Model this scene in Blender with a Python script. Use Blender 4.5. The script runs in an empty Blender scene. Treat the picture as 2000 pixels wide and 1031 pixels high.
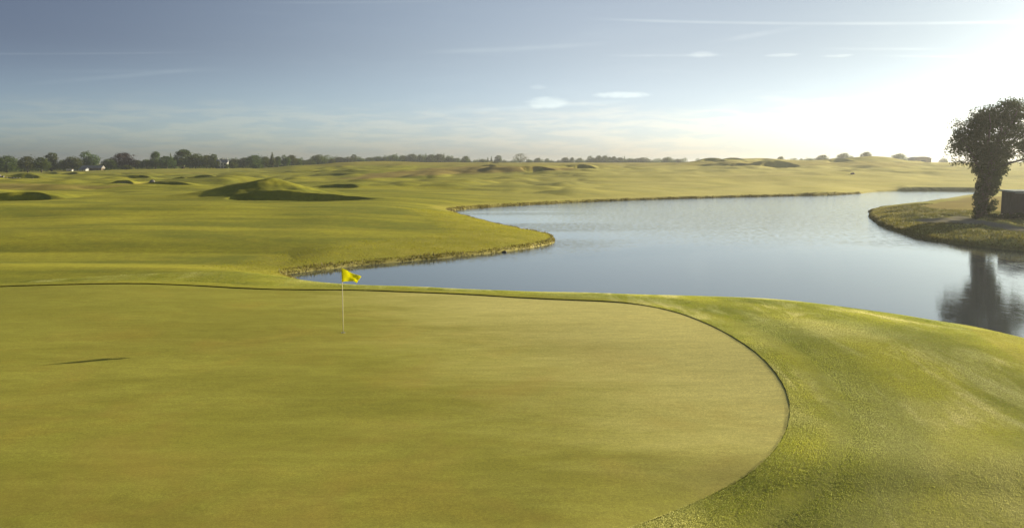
import bpy, math, random
import numpy as np
from mathutils import Vector
random.seed(7); rng = np.random.default_rng(7)
SC = bpy.context.scene
COL = SC.collection
R = math.radians

# ------------------------------------------------------------------ camera
F = 1732.0                      # focal length in pixels of the 2000 px wide photo
PITCH = math.atan2(197.5, F)    # camera looks slightly down
HC = 6.6                        # eye height above the lake
cam_d = bpy.data.cameras.new('camera'); cam = bpy.data.objects.new('camera', cam_d); COL.objects.link(cam)
cam.location = (0, 0, HC); cam.rotation_euler = (math.pi/2 - PITCH, 0, 0)
cam_d.sensor_width = 36; cam_d.lens = 36*F/2000.0
cam_d.clip_start = 0.1; cam_d.clip_end = 9000
SC.camera = cam
SC.render.resolution_x = 1024; SC.render.resolution_y = 527

# ------------------------------------------------------------------ light
SUN_AZ = R(58.6); SUN_EL = R(13.6)
sdir = Vector((math.sin(SUN_AZ)*math.cos(SUN_EL), math.cos(SUN_AZ)*math.cos(SUN_EL), math.sin(SUN_EL)))
sl = bpy.data.lights.new('sun', 'SUN'); sl.energy = 5.0; sl.angle = R(0.5); sl.color = (1.0, 0.88, 0.66)
so = bpy.data.objects.new('sun', sl); COL.objects.link(so)
so.rotation_euler = sdir.to_track_quat('Z', 'Y').to_euler(); so.location = (60, 40, 60)
SC.view_settings.view_transform = 'Standard'; SC.view_settings.look = 'None'
SC.view_settings.exposure = 0.84; SC.view_settings.gamma = 1.0
SC.view_settings.use_curve_mapping = False

class NT:
    """tiny helper to write node graphs"""
    def __init__(s, tree): s.t = tree; s.n = tree.nodes; s.l = tree.links
    def node(s, typ, **kw):
        n = s.n.new(typ)
        for k, v in kw.items():
            if k.startswith('i_'):
                key = k[2:].replace('_', ' ')
                s.put(n.inputs[key], v)
            else: setattr(n, k, v)
        return n
    def put(s, inp, v):
        if isinstance(v, bpy.types.NodeSocket): s.l.new(v, inp)
        else: inp.default_value = v
    def m(s, op, a, b=0.0, c=None, clamp=False):
        n = s.n.new('ShaderNodeMath'); n.operation = op; n.use_clamp = clamp
        s.put(n.inputs[0], a); s.put(n.inputs[1], b)
        if c is not None: s.put(n.inputs[2], c)
        return n.outputs[0]
    def mix(s, f, a, b, blend='MIX'):
        n = s.n.new('ShaderNodeMix'); n.data_type = 'RGBA'; n.blend_type = blend; n.clamp_factor = True
        s.put(n.inputs[0], f); s.put(n.inputs[6], a); s.put(n.inputs[7], b)
        return n.outputs[2]
    def ss(s, x, lo, hi):
        n = s.n.new('ShaderNodeMapRange'); n.interpolation_type = 'SMOOTHSTEP'
        s.put(n.inputs[0], x); n.inputs[1].default_value = lo; n.inputs[2].default_value = hi
        return n.outputs[0]
    def mapping(s, vec, scale=(1,1,1), rot=(0,0,0), loc=(0,0,0)):
        n = s.n.new('ShaderNodeMapping'); s.l.new(vec, n.inputs[0])
        n.inputs['Scale'].default_value = scale; n.inputs['Rotation'].default_value = rot; n.inputs['Location'].default_value = loc
        return n.outputs[0]
    def noise(s, vec, scale, detail=3, rough=0.55, dist=0.0):
        n = s.n.new('ShaderNodeTexNoise'); s.l.new(vec, n.inputs['Vector'])
        n.inputs['Scale'].default_value = scale; n.inputs['Detail'].default_value = detail
        n.inputs['Roughness'].default_value = rough; n.inputs['Distortion'].default_value = dist
        return n.outputs[0]
def c4(r, g, b): return (r, g, b, 1.0)

# ------------------------------------------------------------------ world: Nishita sky, thin cirrus, contrails
W = bpy.data.worlds.new('World'); SC.world = W; W.use_nodes = True
wt = NT(W.node_tree); W.node_tree.nodes.clear()
sky = wt.node('ShaderNodeTexSky', sky_type='NISHITA', sun_disc=False, sun_elevation=SUN_EL, sun_rotation=SUN_AZ,
              altitude=50, air_density=0.45, dust_density=1.8, ozone_density=3.0)
tc = wt.node('ShaderNodeTexCoord')
sep = wt.node('ShaderNodeSeparateXYZ'); wt.l.new(tc.outputs['Generated'], sep.inputs[0])
az = wt.m('ARCTAN2', sep.outputs[0], sep.outputs[1])            # 0 = +Y, positive towards +X
el = wt.m('ARCSINE', sep.outputs[2])
comb = wt.node('ShaderNodeCombineXYZ'); wt.l.new(az, comb.inputs[0]); wt.l.new(el, comb.inputs[1])
AE = comb.outputs[0]
def A(px): return math.atan2(px-1000, F)
def E(px, py):                                                   # elevation of a sky point of the photo
    v = np.array([(px-1000)/F, math.cos(PITCH)-(515.5-py)/F*0 , 0.0])
    dy = math.cos(PITCH) + math.sin(PITCH)*(515.5-py)/F; dz = -math.sin(PITCH) + math.cos(PITCH)*(515.5-py)/F
    return math.atan2(dz, math.hypot(v[0], dy))
wisp = wt.noise(wt.mapping(AE, scale=(3.0, 26, 1), rot=(0, 0, R(3))), 2.2, 6, 0.62, 0.6)
wisp2 = wt.noise(wt.mapping(AE, scale=(9.0, 70, 1), rot=(0, 0, R(2)), loc=(3, 1, 0)), 2.0, 5, 0.6, 0.4)
wfac = wt.m('MULTIPLY', wt.ss(wisp, 0.48, 0.78), wt.m('ADD', wt.m('MULTIPLY', wisp2, 0.9), 0.25))
# veil of cirrus lying low over the horizon
low = wt.m('MULTIPLY', wt.ss(el, R(0.2), R(1.6)), wt.ss(el, R(5.0), R(2.6)))
edge = wt.noise(wt.mapping(AE, scale=(5.0, 30, 1)), 1.6, 5, 0.6, 0.3)
el_w = wt.m('ADD', el, wt.m('MULTIPLY', wt.m('SUBTRACT', edge, 0.5), R(3.2)))
low = wt.m('MULTIPLY', wt.m('MULTIPLY', wt.ss(el_w, R(-1.5), R(1.2)), wt.ss(el_w, R(4.1), R(2.7))), wt.m('ADD', wt.m('MULTIPLY', wt.ss(wisp2, .38, .62), .9), 0.1))
def streak(p0, p1, wid, amp, var=0.5):
    a0, e0, a1, e1 = A(p0[0]), E(*p0), A(p1[0]), E(*p1)
    k = (e1-e0)/(a1-a0)
    line = wt.m('ADD', wt.m('MULTIPLY', wt.m('SUBTRACT', az, a0), k), e0)
    d = wt.m('ABSOLUTE', wt.m('SUBTRACT', el, line))
    f = wt.ss(d, wid, 0.0)
    w = 0.07
    f = wt.m('MULTIPLY', f, wt.m('MULTIPLY', wt.ss(az, a0-w*0.3, a0+w), wt.ss(az, a1+w*0.3, a1-w)))
    nn = wt.m('ADD', wt.m('MULTIPLY', wt.ss(wt.noise(AE, 22+a0*9, 3), 0.35, 0.65), var), 1-var)
    return wt.m('MULTIPLY', wt.m('MULTIPLY', f, nn), amp)
def puff(p, rx, ry, amp):
    a0, e0 = A(p[0]), E(*p)
    u = wt.m('DIVIDE', wt.m('SUBTRACT', az, a0), rx/F); v = wt.m('DIVIDE', wt.m('SUBTRACT', el, e0), ry/F)
    r2 = wt.m('ADD', wt.m('MULTIPLY', u, u), wt.m('MULTIPLY', v, v))
    r2 = wt.m('ADD', r2, wt.m('MULTIPLY', wt.m('SUBTRACT', wt.noise(wt.mapping(AE, scale=(1, 2.2, 1)), 60, 4), 0.5), 1.6))
    return wt.m('MULTIPLY', wt.ss(r2, 1.1, 0.1), amp)
streaks = [streak((1150, 37), (2300, 36), 0.0024, 0.55, 0.3), streak((-200, 106), (400, 103), 0.0016, 0.45, 0.4),
           streak((60, 166), (440, 132), 0.0036, 0.35), streak((60, 140), (480, 138), 0.003, 0.18),
           streak((820, 103), (1180, 86), 0.0042, 0.35), streak((1180, 109), (1420, 108), 0.0022, 0.5),
           streak((1390, 82), (1560, 52), 0.0042, 0.55), streak((1700, 110), (2100, 113), 0.0020, 0.6),
           streak((1600, 96), (1850, 97), 0.0022, 0.5), streak((820, 222), (1240, 196), 0.004, 0.35),
           streak((-60, 205), (70, 213), 0.0035, 0.3), streak((500, 6), (900, 1), 0.002, 0.3),
           puff((1068, 201), 46, 13, 0.75), puff((1210, 186), 62, 7, 0.85), puff((1365, 107), 32, 6, 0.5),
           puff((1520, 108), 34, 3.5, 0.5), puff((1622, 110), 30, 3.5, 0.5), puff((1050, 170), 20, 5, 0.3)]
tot = streaks[0]
for s_ in streaks[1:]: tot = wt.m('ADD', tot, s_)
tot = wt.m('ADD', tot, wt.m('MULTIPLY', wfac, 0.16))
tot = wt.m('MULTIPLY', wt.m('MINIMUM', tot, 1.0), wt.ss(el, R(0.0), R(1.5)))
SKY = sky.outputs[0]
hsv = wt.node('ShaderNodeHueSaturation'); hsv.inputs['Saturation'].default_value = 0.80; wt.l.new(SKY, hsv.inputs['Color'])
# high thin cirrus scatters the sunlight forward: brighter towards the sun
vd = wt.node('ShaderNodeVectorMath', operation='DOT_PRODUCT'); wt.l.new(tc.outputs['Generated'], vd.inputs[0]); vd.inputs[1].default_value = sdir
glow = wt.ss(vd.outputs['Value'], 0.0, 0.55)
veil = wt.ss(el, R(7.5), R(0.2))
base_sky = wt.mix(1.0, hsv.outputs[0], wt.mix(glow, c4(1, .92, .83), c4(1.72, 1.58, 1.27)), 'MULTIPLY')
base_sky = wt.mix(wt.ss(vd.outputs['Value'], .56, .90), base_sky, wt.mix(1.0, base_sky, c4(.60, .67, .71), 'MULTIPLY'))
base_sky = wt.mix(1.0, base_sky, wt.mix(veil, c4(1, 1, 1), wt.mix(glow, c4(1.95, 2.12, 1.98), c4(1.17, 1.27, 1.40))), 'MULTIPLY')
cl = wt.mix(wt.m('MULTIPLY', low, 0.5), base_sky, wt.mix(1.0, base_sky, c4(1.42, 1.22, 1.04), 'MULTIPLY'))
cl2 = wt.mix(tot, cl, wt.mix(1.0, cl, c4(1.38, 1.32, 1.22), 'MULTIPLY'))
bg = wt.node('ShaderNodeBackground'); wt.l.new(cl2, bg.inputs[0]); bg.inputs[1].default_value = 0.0615
wo = wt.node('ShaderNodeOutputWorld'); wt.l.new(bg.outputs[0], wo.inputs[0])

# ------------------------------------------------------------------ projection helpers
cp, sp = math.cos(PITCH), math.sin(PITCH)
def ray(px, py):
    u = (px-1000)/F; v = (515.5-py)/F
    return np.array([u, cp+sp*v, -sp+cp*v])
def at(px, py, z=0.0):                       # photo point -> place on the level plane at height z
    d = ray(px, py); t = (z-HC)/d[2]
    return np.array([d[0]*t, d[1]*t])
def at_d(px, D):                             # photo column, distance along +Y
    return np.array([(px-1000)/F*D, D])
def z_at(px, py, D):                         # height of a photo point standing at distance D
    d = ray(px, py); return HC + d[2]*D/d[1]
def proj(x, y, z):
    dz = z-HC; yc = y*cp - dz*sp; v = (y*sp + dz*cp)/yc
    return 1000+F*x/(y*cp-dz*sp), 515.5-F*v

def smooth(t): t = np.clip(t, 0, 1); return t*t*(3-2*t)
def _hash(ix, iy, seed):
    h = (ix*374761393 + iy*668265263 + seed*974711) & 0xffffffff
    h = ((h ^ (h >> 13))*1274126177) & 0xffffffff
    return ((h ^ (h >> 16)) & 0xffff)/65535.0
def vnoise(x, y, seed=0):
    ix = np.floor(x).astype(np.int64); iy = np.floor(y).astype(np.int64)
    fx = x-ix; fy = y-iy; fx = fx*fx*(3-2*fx); fy = fy*fy*(3-2*fy)
    a = _hash(ix, iy, seed); b = _hash(ix+1, iy, seed); c = _hash(ix, iy+1, seed); d = _hash(ix+1, iy+1, seed)
    return (a*(1-fx)+b*fx)*(1-fy)+(c*(1-fx)+d*fx)*fy
def fbm(x, y, seed=0, o=3):
    s = 0; a = .5; t = 0
    for k in range(o):
        s = s+a*vnoise(x*2**k, y*2**k, seed+k*17); t += a; a *= .5
    return s/t-0.5
def chaikin(P, n=2, closed=True):
    P = np.array(P, float)
    for _ in range(n):
        Q = np.roll(P, -1, 0)
        P = np.stack([.75*P+.25*Q, .25*P+.75*Q], 1).reshape(-1, 2)
    return P
def sdf(P, x, y):                            # >0 outside the closed polygon
    d2 = np.full(x.shape, 1e12); inside = np.zeros(x.shape, bool)
    n = len(P)
    for i in range(n):
        ax, ay = P[i]; bx, by = P[(i+1) % n]
        ex, ey = bx-ax, by-ay; L = ex*ex+ey*ey+1e-12
        t = np.clip(((x-ax)*ex+(y-ay)*ey)/L, 0, 1)
        dx = x-ax-t*ex; dy = y-ay-t*ey
        np.minimum(d2, dx*dx+dy*dy, out=d2)
        if ay != by:
            c = ((ay > y) != (by > y)) & (x < (bx-ax)*(y-ay)/(by-ay)+ax)
            inside ^= c
    d = np.sqrt(d2); return np.where(inside, -d, d)

# ------------------------------------------------------------------ the lake's shoreline
shore_px = [(546,537),(580,533),(620,528),(700,519),(800,510),(900,501),(980,493),(1040,484),(1072,478),(1088,471),(1076,462),
            (1050,457),(1010,450),(980,443),(940,433),(905,423),(884,416),(880,412),(900,409),(950,405),(1050,399),(1150,394),
            (1300,389),(1450,385),(1600,382),(1680,379),(1705,375),(1760,373),(1850,373),(1935,374.5),(1930,377),(1900,381),
            (1850,390),(1780,401),(1725,407),(1697,412),(1694,420),(1704,430),(1718,441),(1760,455),(1800,467),(1860,476),
            (1920,483),(2000,491),(2200,506),(2600,530)]
crest_px = [(2500,850),(2200,722),(2000,655),(1900,637),(1800,618),(1700,603),(1600,591),(1500,583),(1300,577),(1150,573),
            (1000,568),(850,560),(700,555),(600,545)]
lake = [at(*p) for p in shore_px] + [np.array([75, 30.])]
for p in crest_px:
    q = at(p[0], p[1], 0.72); n_ = q/np.hypot(*q); lake.append(q + n_*2.5)
LAKE = chaikin(lake, 2)

# ------------------------------------------------------------------ the green's outline
green_px = [(-500,596),(-300,580),(-100,566),(0,560),(100,557),(200,555),(300,555),(400,559),(500,565),(600,567),(700,567),(800,571),(900,575),(1000,581),
            (1100,586),(1200,590),(1250,595),(1300,604),(1350,619),(1400,641),(1450,670),(1490,700),(1520,735),(1538,770),
            (1543,800),(1538,835),(1520,870),(1490,905),(1450,935),(1400,960),(1350,984),(1300,1004),(1230,1031),(1100,1080),(900,1150),
            (500,1200),(-100,1150),(-500,1000),(-900,850),(-900,680)]
ZG = 1.0
GREEN = chaikin([at(px, py, ZG) for px, py in green_px], 2)
GC = at(500, 720, ZG)

# ------------------------------------------------------------------ terrain
PXC = np.array([-700, 0, 300, 500, 600, 700, 1000, 1300, 1450, 1580, 1700, 1850, 2000, 2700], float)
DR = np.array([0, 30, 50, 75, 110, 150, 200, 260, 330, 420, 520, 700, 1000, 2000, 5000], float)
ZT = np.array([
 [1,1,1,1.25,1.3,1.3,1.3,1.2,1.1,0.8,0.5,0.6,1,3,4],
 [1,1,1,1.25,1.3,1.3,1.3,1.2,1.1,0.8,0.6,0.8,1,3,4],
 [1,1,1,1.2,1.3,1.3,1.3,1.4,1.8,2.2,2.7,2.2,2,3,4],
 [1,1,1,1.2,1.3,1.4,1.4,1.6,2.0,2.6,3.2,2.6,2,3,4],
 [1,1,1,1.2,1.3,1.4,1.6,2.0,2.8,4.2,5.1,3.2,2.5,3,4],
 [1,1,1,1.2,1.3,1.5,1.8,2.6,4.0,5.7,6.5,3.6,2.5,3,4],
 [1,1,1,1.1,1.2,1.2,1.8,2.9,4.1,5.7,6.6,3.6,2.5,3,4],
 [1,1,1,1.0,1.0,1.0,1.5,3.1,4.6,6.0,6.4,3.6,2.5,3,4],
 [1,1,1,1.0,1.0,1.0,1.3,3.1,5.2,8.0,6.4,3.6,2.5,3,4],
 [1,1,1,1.0,1.0,1.0,1.1,3.0,4.9,7.6,6.6,3.6,2.5,3,4],
 [1,1,1,1.1,1.1,1.0,0.9,2.7,4.7,7.6,6.6,3.6,2.5,3,4],
 [1,1,1,1.2,1.2,1.2,0.8,2.3,4.1,6.1,6.7,3.6,2.5,3,4],
 [1,1,1,1.2,1.2,1.2,0.9,2.2,4.0,6.0,6.7,3.6,2.5,3,4],
 [1,1,1,1.2,1.2,1.2,1.0,2.2,4.0,6.0,6.7,3.6,2.5,3,4]])
def table(x, y):
    yy = np.maximum(y, 1e-3); px = np.where(y > 3, 1000+F*x/yy, np.where(x < 0, -700, 2700)); px = np.clip(px, -700, 2699.9)
    D = np.clip(np.where(y > 3, y, 3), 0, 4999)
    i = np.clip(np.searchsorted(PXC, px, 'right')-1, 0, len(PXC)-2); j = np.clip(np.searchsorted(DR, D, 'right')-1, 0, len(DR)-2)
    fx = (px-PXC[i])/(PXC[i+1]-PXC[i]); fy = (D-DR[j])/(DR[j+1]-DR[j])
    fx = fx*fx*(3-2*fx)
    # Catmull-like smoothing along the distance
    def row(ii):
        z0 = ZT[ii, np.maximum(j-1, 0)]; z1 = ZT[ii, j]; z2 = ZT[ii, j+1]; z3 = ZT[ii, np.minimum(j+2, len(DR)-1)]
        d0 = DR[np.maximum(j-1, 0)]; d1 = DR[j]; d2 = DR[j+1]; d3 = DR[np.minimum(j+2, len(DR)-1)]
        m1 = (z2-z0)/np.maximum(d2-d0, 1)*(d2-d1); m2 = (z3-z1)/np.maximum(d3-d1, 1)*(d2-d1)
        t = fy; t2 = t*t; t3 = t2*t
        return (2*t3-3*t2+1)*z1+(t3-2*t2+t)*m1+(-2*t3+3*t2)*z2+(t3-t2)*m2
    return row(i)*(1-fx)+row(i+1)*fx

# mounds: photo column, distance, height, half width across (m), half depth (m), sharpness, turn
MOUNDS = [
 (512,137,.70,4.4,5.0,2.0,0), (541,138,1.25,2.9,5.2,1.5,0), (585,136,0.55,4.5,4.6,1.7,0), (462,137,.45,4.2,4.6,1.6,0), (645,139,0.55,6,4,2,0), (440,137,0.75,6.5,4,1.6,0),
 (540,165,0.2,16,9,2,0),
 (330,96,0.45,12,9,2,0), (120,100,0.5,10,8,2,0), (-80,92,0.8,8,7,2,0), (600,100,0.25,16,8,2,0), (1120,240,0.5,15,8,2,0),
 (300,170,0.9,17,8,2,0), (90,185,0.9,15,9,2,0), (20,150,.6,13,9,2,0), (400,230,1.1,18,8,2,0), (250,260,.8,16,8,2,0), (330,330,.6,28,12,2,0),(120,320,.5,24,12,2,0),
 (640,430,1.0,26,22,2,0), (735,470,.9,22,20,2,0), (900,300,.6,24,14,2,0), (1030,300,1.0,15,9,2,0), (1085,315,1.0,14,8,2,0), (1150,322,1.1,14,8,2,0), (990,290,.7,8,8,2,0),
 (1430,430,.45,14,8,2,0), (1510,425,.4,9,7,2,0),(1350,400,.7,14,12,2,0),
 (1455,352,1.0,9,7,2,0), (1400,330,.6,9,8,2,0), (1520,330,1.2,11,6,2,0), (1560,318,.6,9,7,2,0),
 (1690,400,1.6,13,13,2,0), (1725,398,.7,12,10,2,0), (1640,360,.5,12,9,2,0), (1600,270,.5,15,9,2,0), (1780,330,.7,16,9,2,0), (1700,300,.6,18,7,2,0),
 (1850,280,.5,18,9,2,0), (1350,280,.6,20,9,2,0), (1250,245,.4,20,8,2,0), (1500,240,.4,18,7,2,0),
]
# sand bunkers: column, distance, half width (m), half depth (m), depth, lip, sand 0..1
BUNKERS = [
 (236,203,2.6,3.0,.8,.5,1), (262,262,4.0,4,1.1,.6,0), (343,232,2.4,3,.9,.5,1), (385,250,4.5,4,1.0,.7,0), (418,238,1.8,2.6,1.0,.5,1),
 (25,128,5,4.0,.8,.5,0), (130,385,3.8,6,1.4,.5,0), (90,420,5,6,1.1,.4,0), (40,300,6,5,.8,.4,0), (320,200,6,3,.4,.5,0),
 (655,172,4.2,3.6,.75,.3,0), (640,127,6.5,2.2,.6,.2,0), (545,127.5,7,2.2,.62,.2,0),
 (955,368,2.9,4,1.1,.4,1), (962,460,3,5,.7,.3,0), (984,308,2.4,4,.6,.2,1), (1052,285,5.6,5,.8,.42,0), (1140,304,4.2,5,1.0,.6,0),
 (1434,412,3.8,5,1.3,.40,0), (1497,412,4.6,5,.9,.26,0), (1461,362,4.2,4.5,1.2,.42,0), (1446,322,4.2,4.5,1.2,.42,1), (1520,318,6.0,4.5,1.3,.42,0),
 (1392,392,4.5,5,.9,.5,0), (1638,385,4.8,5,1.0,.4,0), (1803,400,3.5,5,1.1,.4,0), (1660,283,2,2.5,.4,.3,0), (300,222,1,1,0,0,0)]
def terrain(x, y, detail=True):
    h = table(x, y)
    for px, D, hh, a, b, k, rt in MOUNDS:
        cx, cy = at_d(px, D)
        r = np.sqrt(((x-cx)/a)**2+((y-cy)/b)**2)
        near = r < 5
        h = h + np.where(near, hh*np.exp(-np.minimum(r, 6)**k*0.75), 0)
    for px, D, a, b, dp, lip, sd_ in BUNKERS:
        if dp == 0: continue
        cx, cy = at_d(px, D)
        u = (x-cx)/a; v = (y-cy)/b; wob = 0.25*fbm(x/3.0, y/3.0, 5, 2)
        r = np.sqrt(u*u+v*v)+wob
        m = smooth((1.06-r)/0.2); ramp = 0.35+0.65*smooth((v+1)/2)
        h = h - 1.9*dp*m*ramp*.8 + 2.1*lip*smooth((v-.5)/.4)*np.exp(-(np.maximum(v-1, 0)/2.2)**2)*np.clip(1-((u+wob*.5)/1.35)**2, 0, 1)*(np.abs(v) < 9)
    # broad rolling of the ground
    amp = np.clip((y-52)/32, 0, 1)*0.66*(1-.4*smooth((x-5)/15))
    h = h + amp*fbm(x/17.0+3, y/24.0, 11, 3)*1.3
    ppx = 1000+F*x/np.maximum(y, 5)
    hum = smooth((y-120)/50)*smooth((440-y)/90)*(1-.75*smooth((ppx-1100)/120)*smooth((300-y)/60))
    hum = hum*(1-np.exp(-((ppx-620)/330)**2-((y-128)/55)**2))
    mm = np.exp(-(((x-at_d(550, 134)[0])/11)**2+((y-134)/5)**2)); h = h + mm*.6*(fbm(x/2.4, y/2.0, 101, 3)+.08)
    h = h + hum*(2.1*np.maximum(fbm(x/12.0, y/15.0, 87, 2), -.1) + .8*np.abs(fbm(x/7.0+5, y/10.0, 93, 2)))
    # swale running left from the head of the inlet
    tip = at(546, 537); t = smooth((tip[0]+2-x)/4.0)
    h = h - 0.75*t*np.exp(-((y-(tip[1]+4+(-x)*0.05))/5.5)**2)
    # slight roll of the near bank behind the green
    h = h + 0.16*np.exp(-((y-46.5)/3.2)**2)*smooth((tip[0]+6-x)/8.0)
    # front of the green and the apron
    h = h + 0.22*fbm(x/9.0, y/9.0, 23, 2)*smooth((46-y)/6)
    h = h + 0.5*np.exp(-(((x-17)/7)**2+((y-25)/6)**2))
    h = h - 0.03*np.clip(17.5-y, 0, 12)*smooth((17.5-y)/5) - 0.11*np.clip(17.0-y, 0, 9)*smooth((17.0-y)/2)*smooth((x-.5)/4)
    if detail:
        pass
    h = h + 1.7*fbm(x/3.6, y/3.0, 121, 3)*smooth((x-33)/3)*smooth((y-55)/8)*smooth((112-y)/10)*smooth((56-x)/14)
    s = sdf(LAKE, x, y) + 0.4*fbm(x/2.8, y/2.8, 31, 2)*np.clip(y/60, .3, 1.6)
    L = np.where(y < 47, 2.2, np.where((x > 35) & (y < 130), 3.4, 5.0))
    so_ = np.maximum(s, 0)
    px_l = 1000+F*x/np.maximum(y, 5); liph = np.where(y < 47, 0.12, 0.22+.65*smooth((px_l-1745)/25)*(y > 193)+.35*np.exp(-((px_l-1600)/45)**2)*(y > 150)); lipw = np.maximum(0.28, 0.0035*y)
    out = liph*smooth(so_/lipw) + (np.maximum(h, .5)-liph)*(1-np.exp(-so_/L))
    ins = np.maximum(s*1.6, -1.5)
    h2 = np.where(s > 0, out, ins)
    return h2, s
def hit(px, py):                              # where the sight line through a photo point meets the land
    z = ZG
    for _ in range(6):
        q = at(px, py, z); z = float(terrain(np.array([q[0]]), np.array([max(q[1], 3.0)]))[0][0])
    return q
GREEN = chaikin([hit(px, py) if -300 < px < 2000 and py < 1090 else at(px, py, ZG) for px, py in green_px], 2)
def zones(x, y, h, s):
    """R rough, G brown heath / dry, B bare bank or sand, A dryness with painted sheen"""
    px, py = proj(x, np.maximum(y, 5), h)
    wx = px+60*fbm(x/6, y/12, 3, 3); wy = py+6*fbm(x/8, y/14, 9, 3)
    rough = np.zeros_like(x); heath = np.zeros_like(x); sand = np.zeros_like(x); dry_sheen = np.zeros_like(x)
    # rough rim around the peninsula and on the banks
    wid = 6+5*smooth((px-500)/500)
    rim = .7*smooth((wid-s+7*fbm(x/5, y/5, 41, 3))/4.5)*(s > 0)*(y > 47)*(y < 110)*(x < 12)
    rim2 = smooth((3.5-s+3*fbm(x/6, y/6, 43, 3))/2.0)*(s > 0)*(y > 60)
    rough = np.maximum(rough, np.maximum(rim, rim2))
    def band(pts, soft):                      # pts = (column, upper row, lower row)
        P = np.array(pts, float); up = np.interp(wx, P[:, 0], P[:, 1]); lo = np.interp(wx, P[:, 0], P[:, 2])
        return smooth((wy-up)/soft)*smooth((lo-wy)/soft)*(lo > up)
    far = y > 120
    heath = np.maximum(heath, far*band([(620,352,352),(700,342,352),(780,333,346),(860,326,343),(960,322,340),(1060,324,335),(1150,326,331),(1320,324,325)], 3.5))
    heath = np.maximum(heath, far*0.75*band([(-200,355,372),(60,356,374),(200,360,370),(330,352,356)], 4))
    heath = np.maximum(heath, far*0.5*band([(150,334,338),(400,336,341),(470,336,337)], 3))
    heath = np.maximum(heath, far*0.5*band([(1680,313,325),(1740,316,330),(1800,318,322)], 3))
    heath = np.maximum(heath, far*0.35*band([(1350,342,346),(1450,340,350),(1560,338,345),(1700,335,338)], 4))
    # right bank: dead brown ground behind the grass
    rb = (x > 36)*(y < 150)*(y > 60)
    heath = np.maximum(heath, rb*band([(1790,402,403),(1830,392,410),(1900,382,414),(1960,378,418),(2100,375,420),(2400,380,425)], 3))
    path = rb*band([(1795,430,432),(1820,426,436),(1880,421,436),(1930,428,440),(2000,441,456),(2200,460,480)], 2.5)
    dry_sheen = smooth((px-760)/750)*smooth((y-100)/60)  # dry ground, with sheen and haze towards the sun painted in as paleness
    dry_sheen = np.maximum(dry_sheen, 0.55*rb)
    rough = np.maximum(rough, smooth((np.interp(py, [600,640,720,800,900], [1790,1880,2010,2130,2300])*-1+px)/14)*(y < 47))
    for q, D, a, b, dp, lip, sd_ in BUNKERS:
        if sd_:
            cx, cy = at_d(q, D); r = np.sqrt(((x-cx)/a)**2+((y-cy)/b)**2)+.25*fbm(x/3., y/3., 5, 2)
            sand = np.maximum(sand, smooth((1.0-r)/.15))
    bank = smooth((np.maximum(.36, .004*y)-s)/np.maximum(.15, .002*y))*(y > 47)
    sand = np.where(bank > sand, 0, sand)
    return np.stack([rough, heath, bank, sand], -1), np.stack([dry_sheen, path, np.clip(s, 0, 50)/50, np.ones_like(x)], -1)

def mesh_np(name, verts, faces, mat, smooth_=True, attrs=None, corners=4):
    me = bpy.data.meshes.new(name)
    nv, nf = len(verts), len(faces)
    me.vertices.add(nv); me.vertices.foreach_set('co', np.asarray(verts, np.float32).ravel())
    me.loops.add(nf*corners); me.loops.foreach_set('vertex_index', np.asarray(faces, np.int32).ravel())
    me.polygons.add(nf); me.polygons.foreach_set('loop_start', np.arange(0, nf*corners, corners, dtype=np.int32))
    me.polygons.foreach_set('use_smooth', np.full(nf, smooth_, bool))
    me.update(calc_edges=True)
    for k, v in (attrs or {}).items():
        a = me.attributes.new(k, 'FLOAT_COLOR', 'POINT'); a.data.foreach_set('color', np.asarray(v, np.float32).ravel())
    me.materials.append(mat)
    me.validate()
    return me
def link(name, me, parent=None):
    o = bpy.data.objects.new(name, me); COL.objects.link(o)
    if parent: o.parent = parent
    return o
def tag(o, label=None, cat=None, group=None, kind=None):
    if label: o['label'] = label
    if cat: o['category'] = cat
    if group: o['group'] = group
    if kind: o['kind'] = kind
    return o

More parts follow.
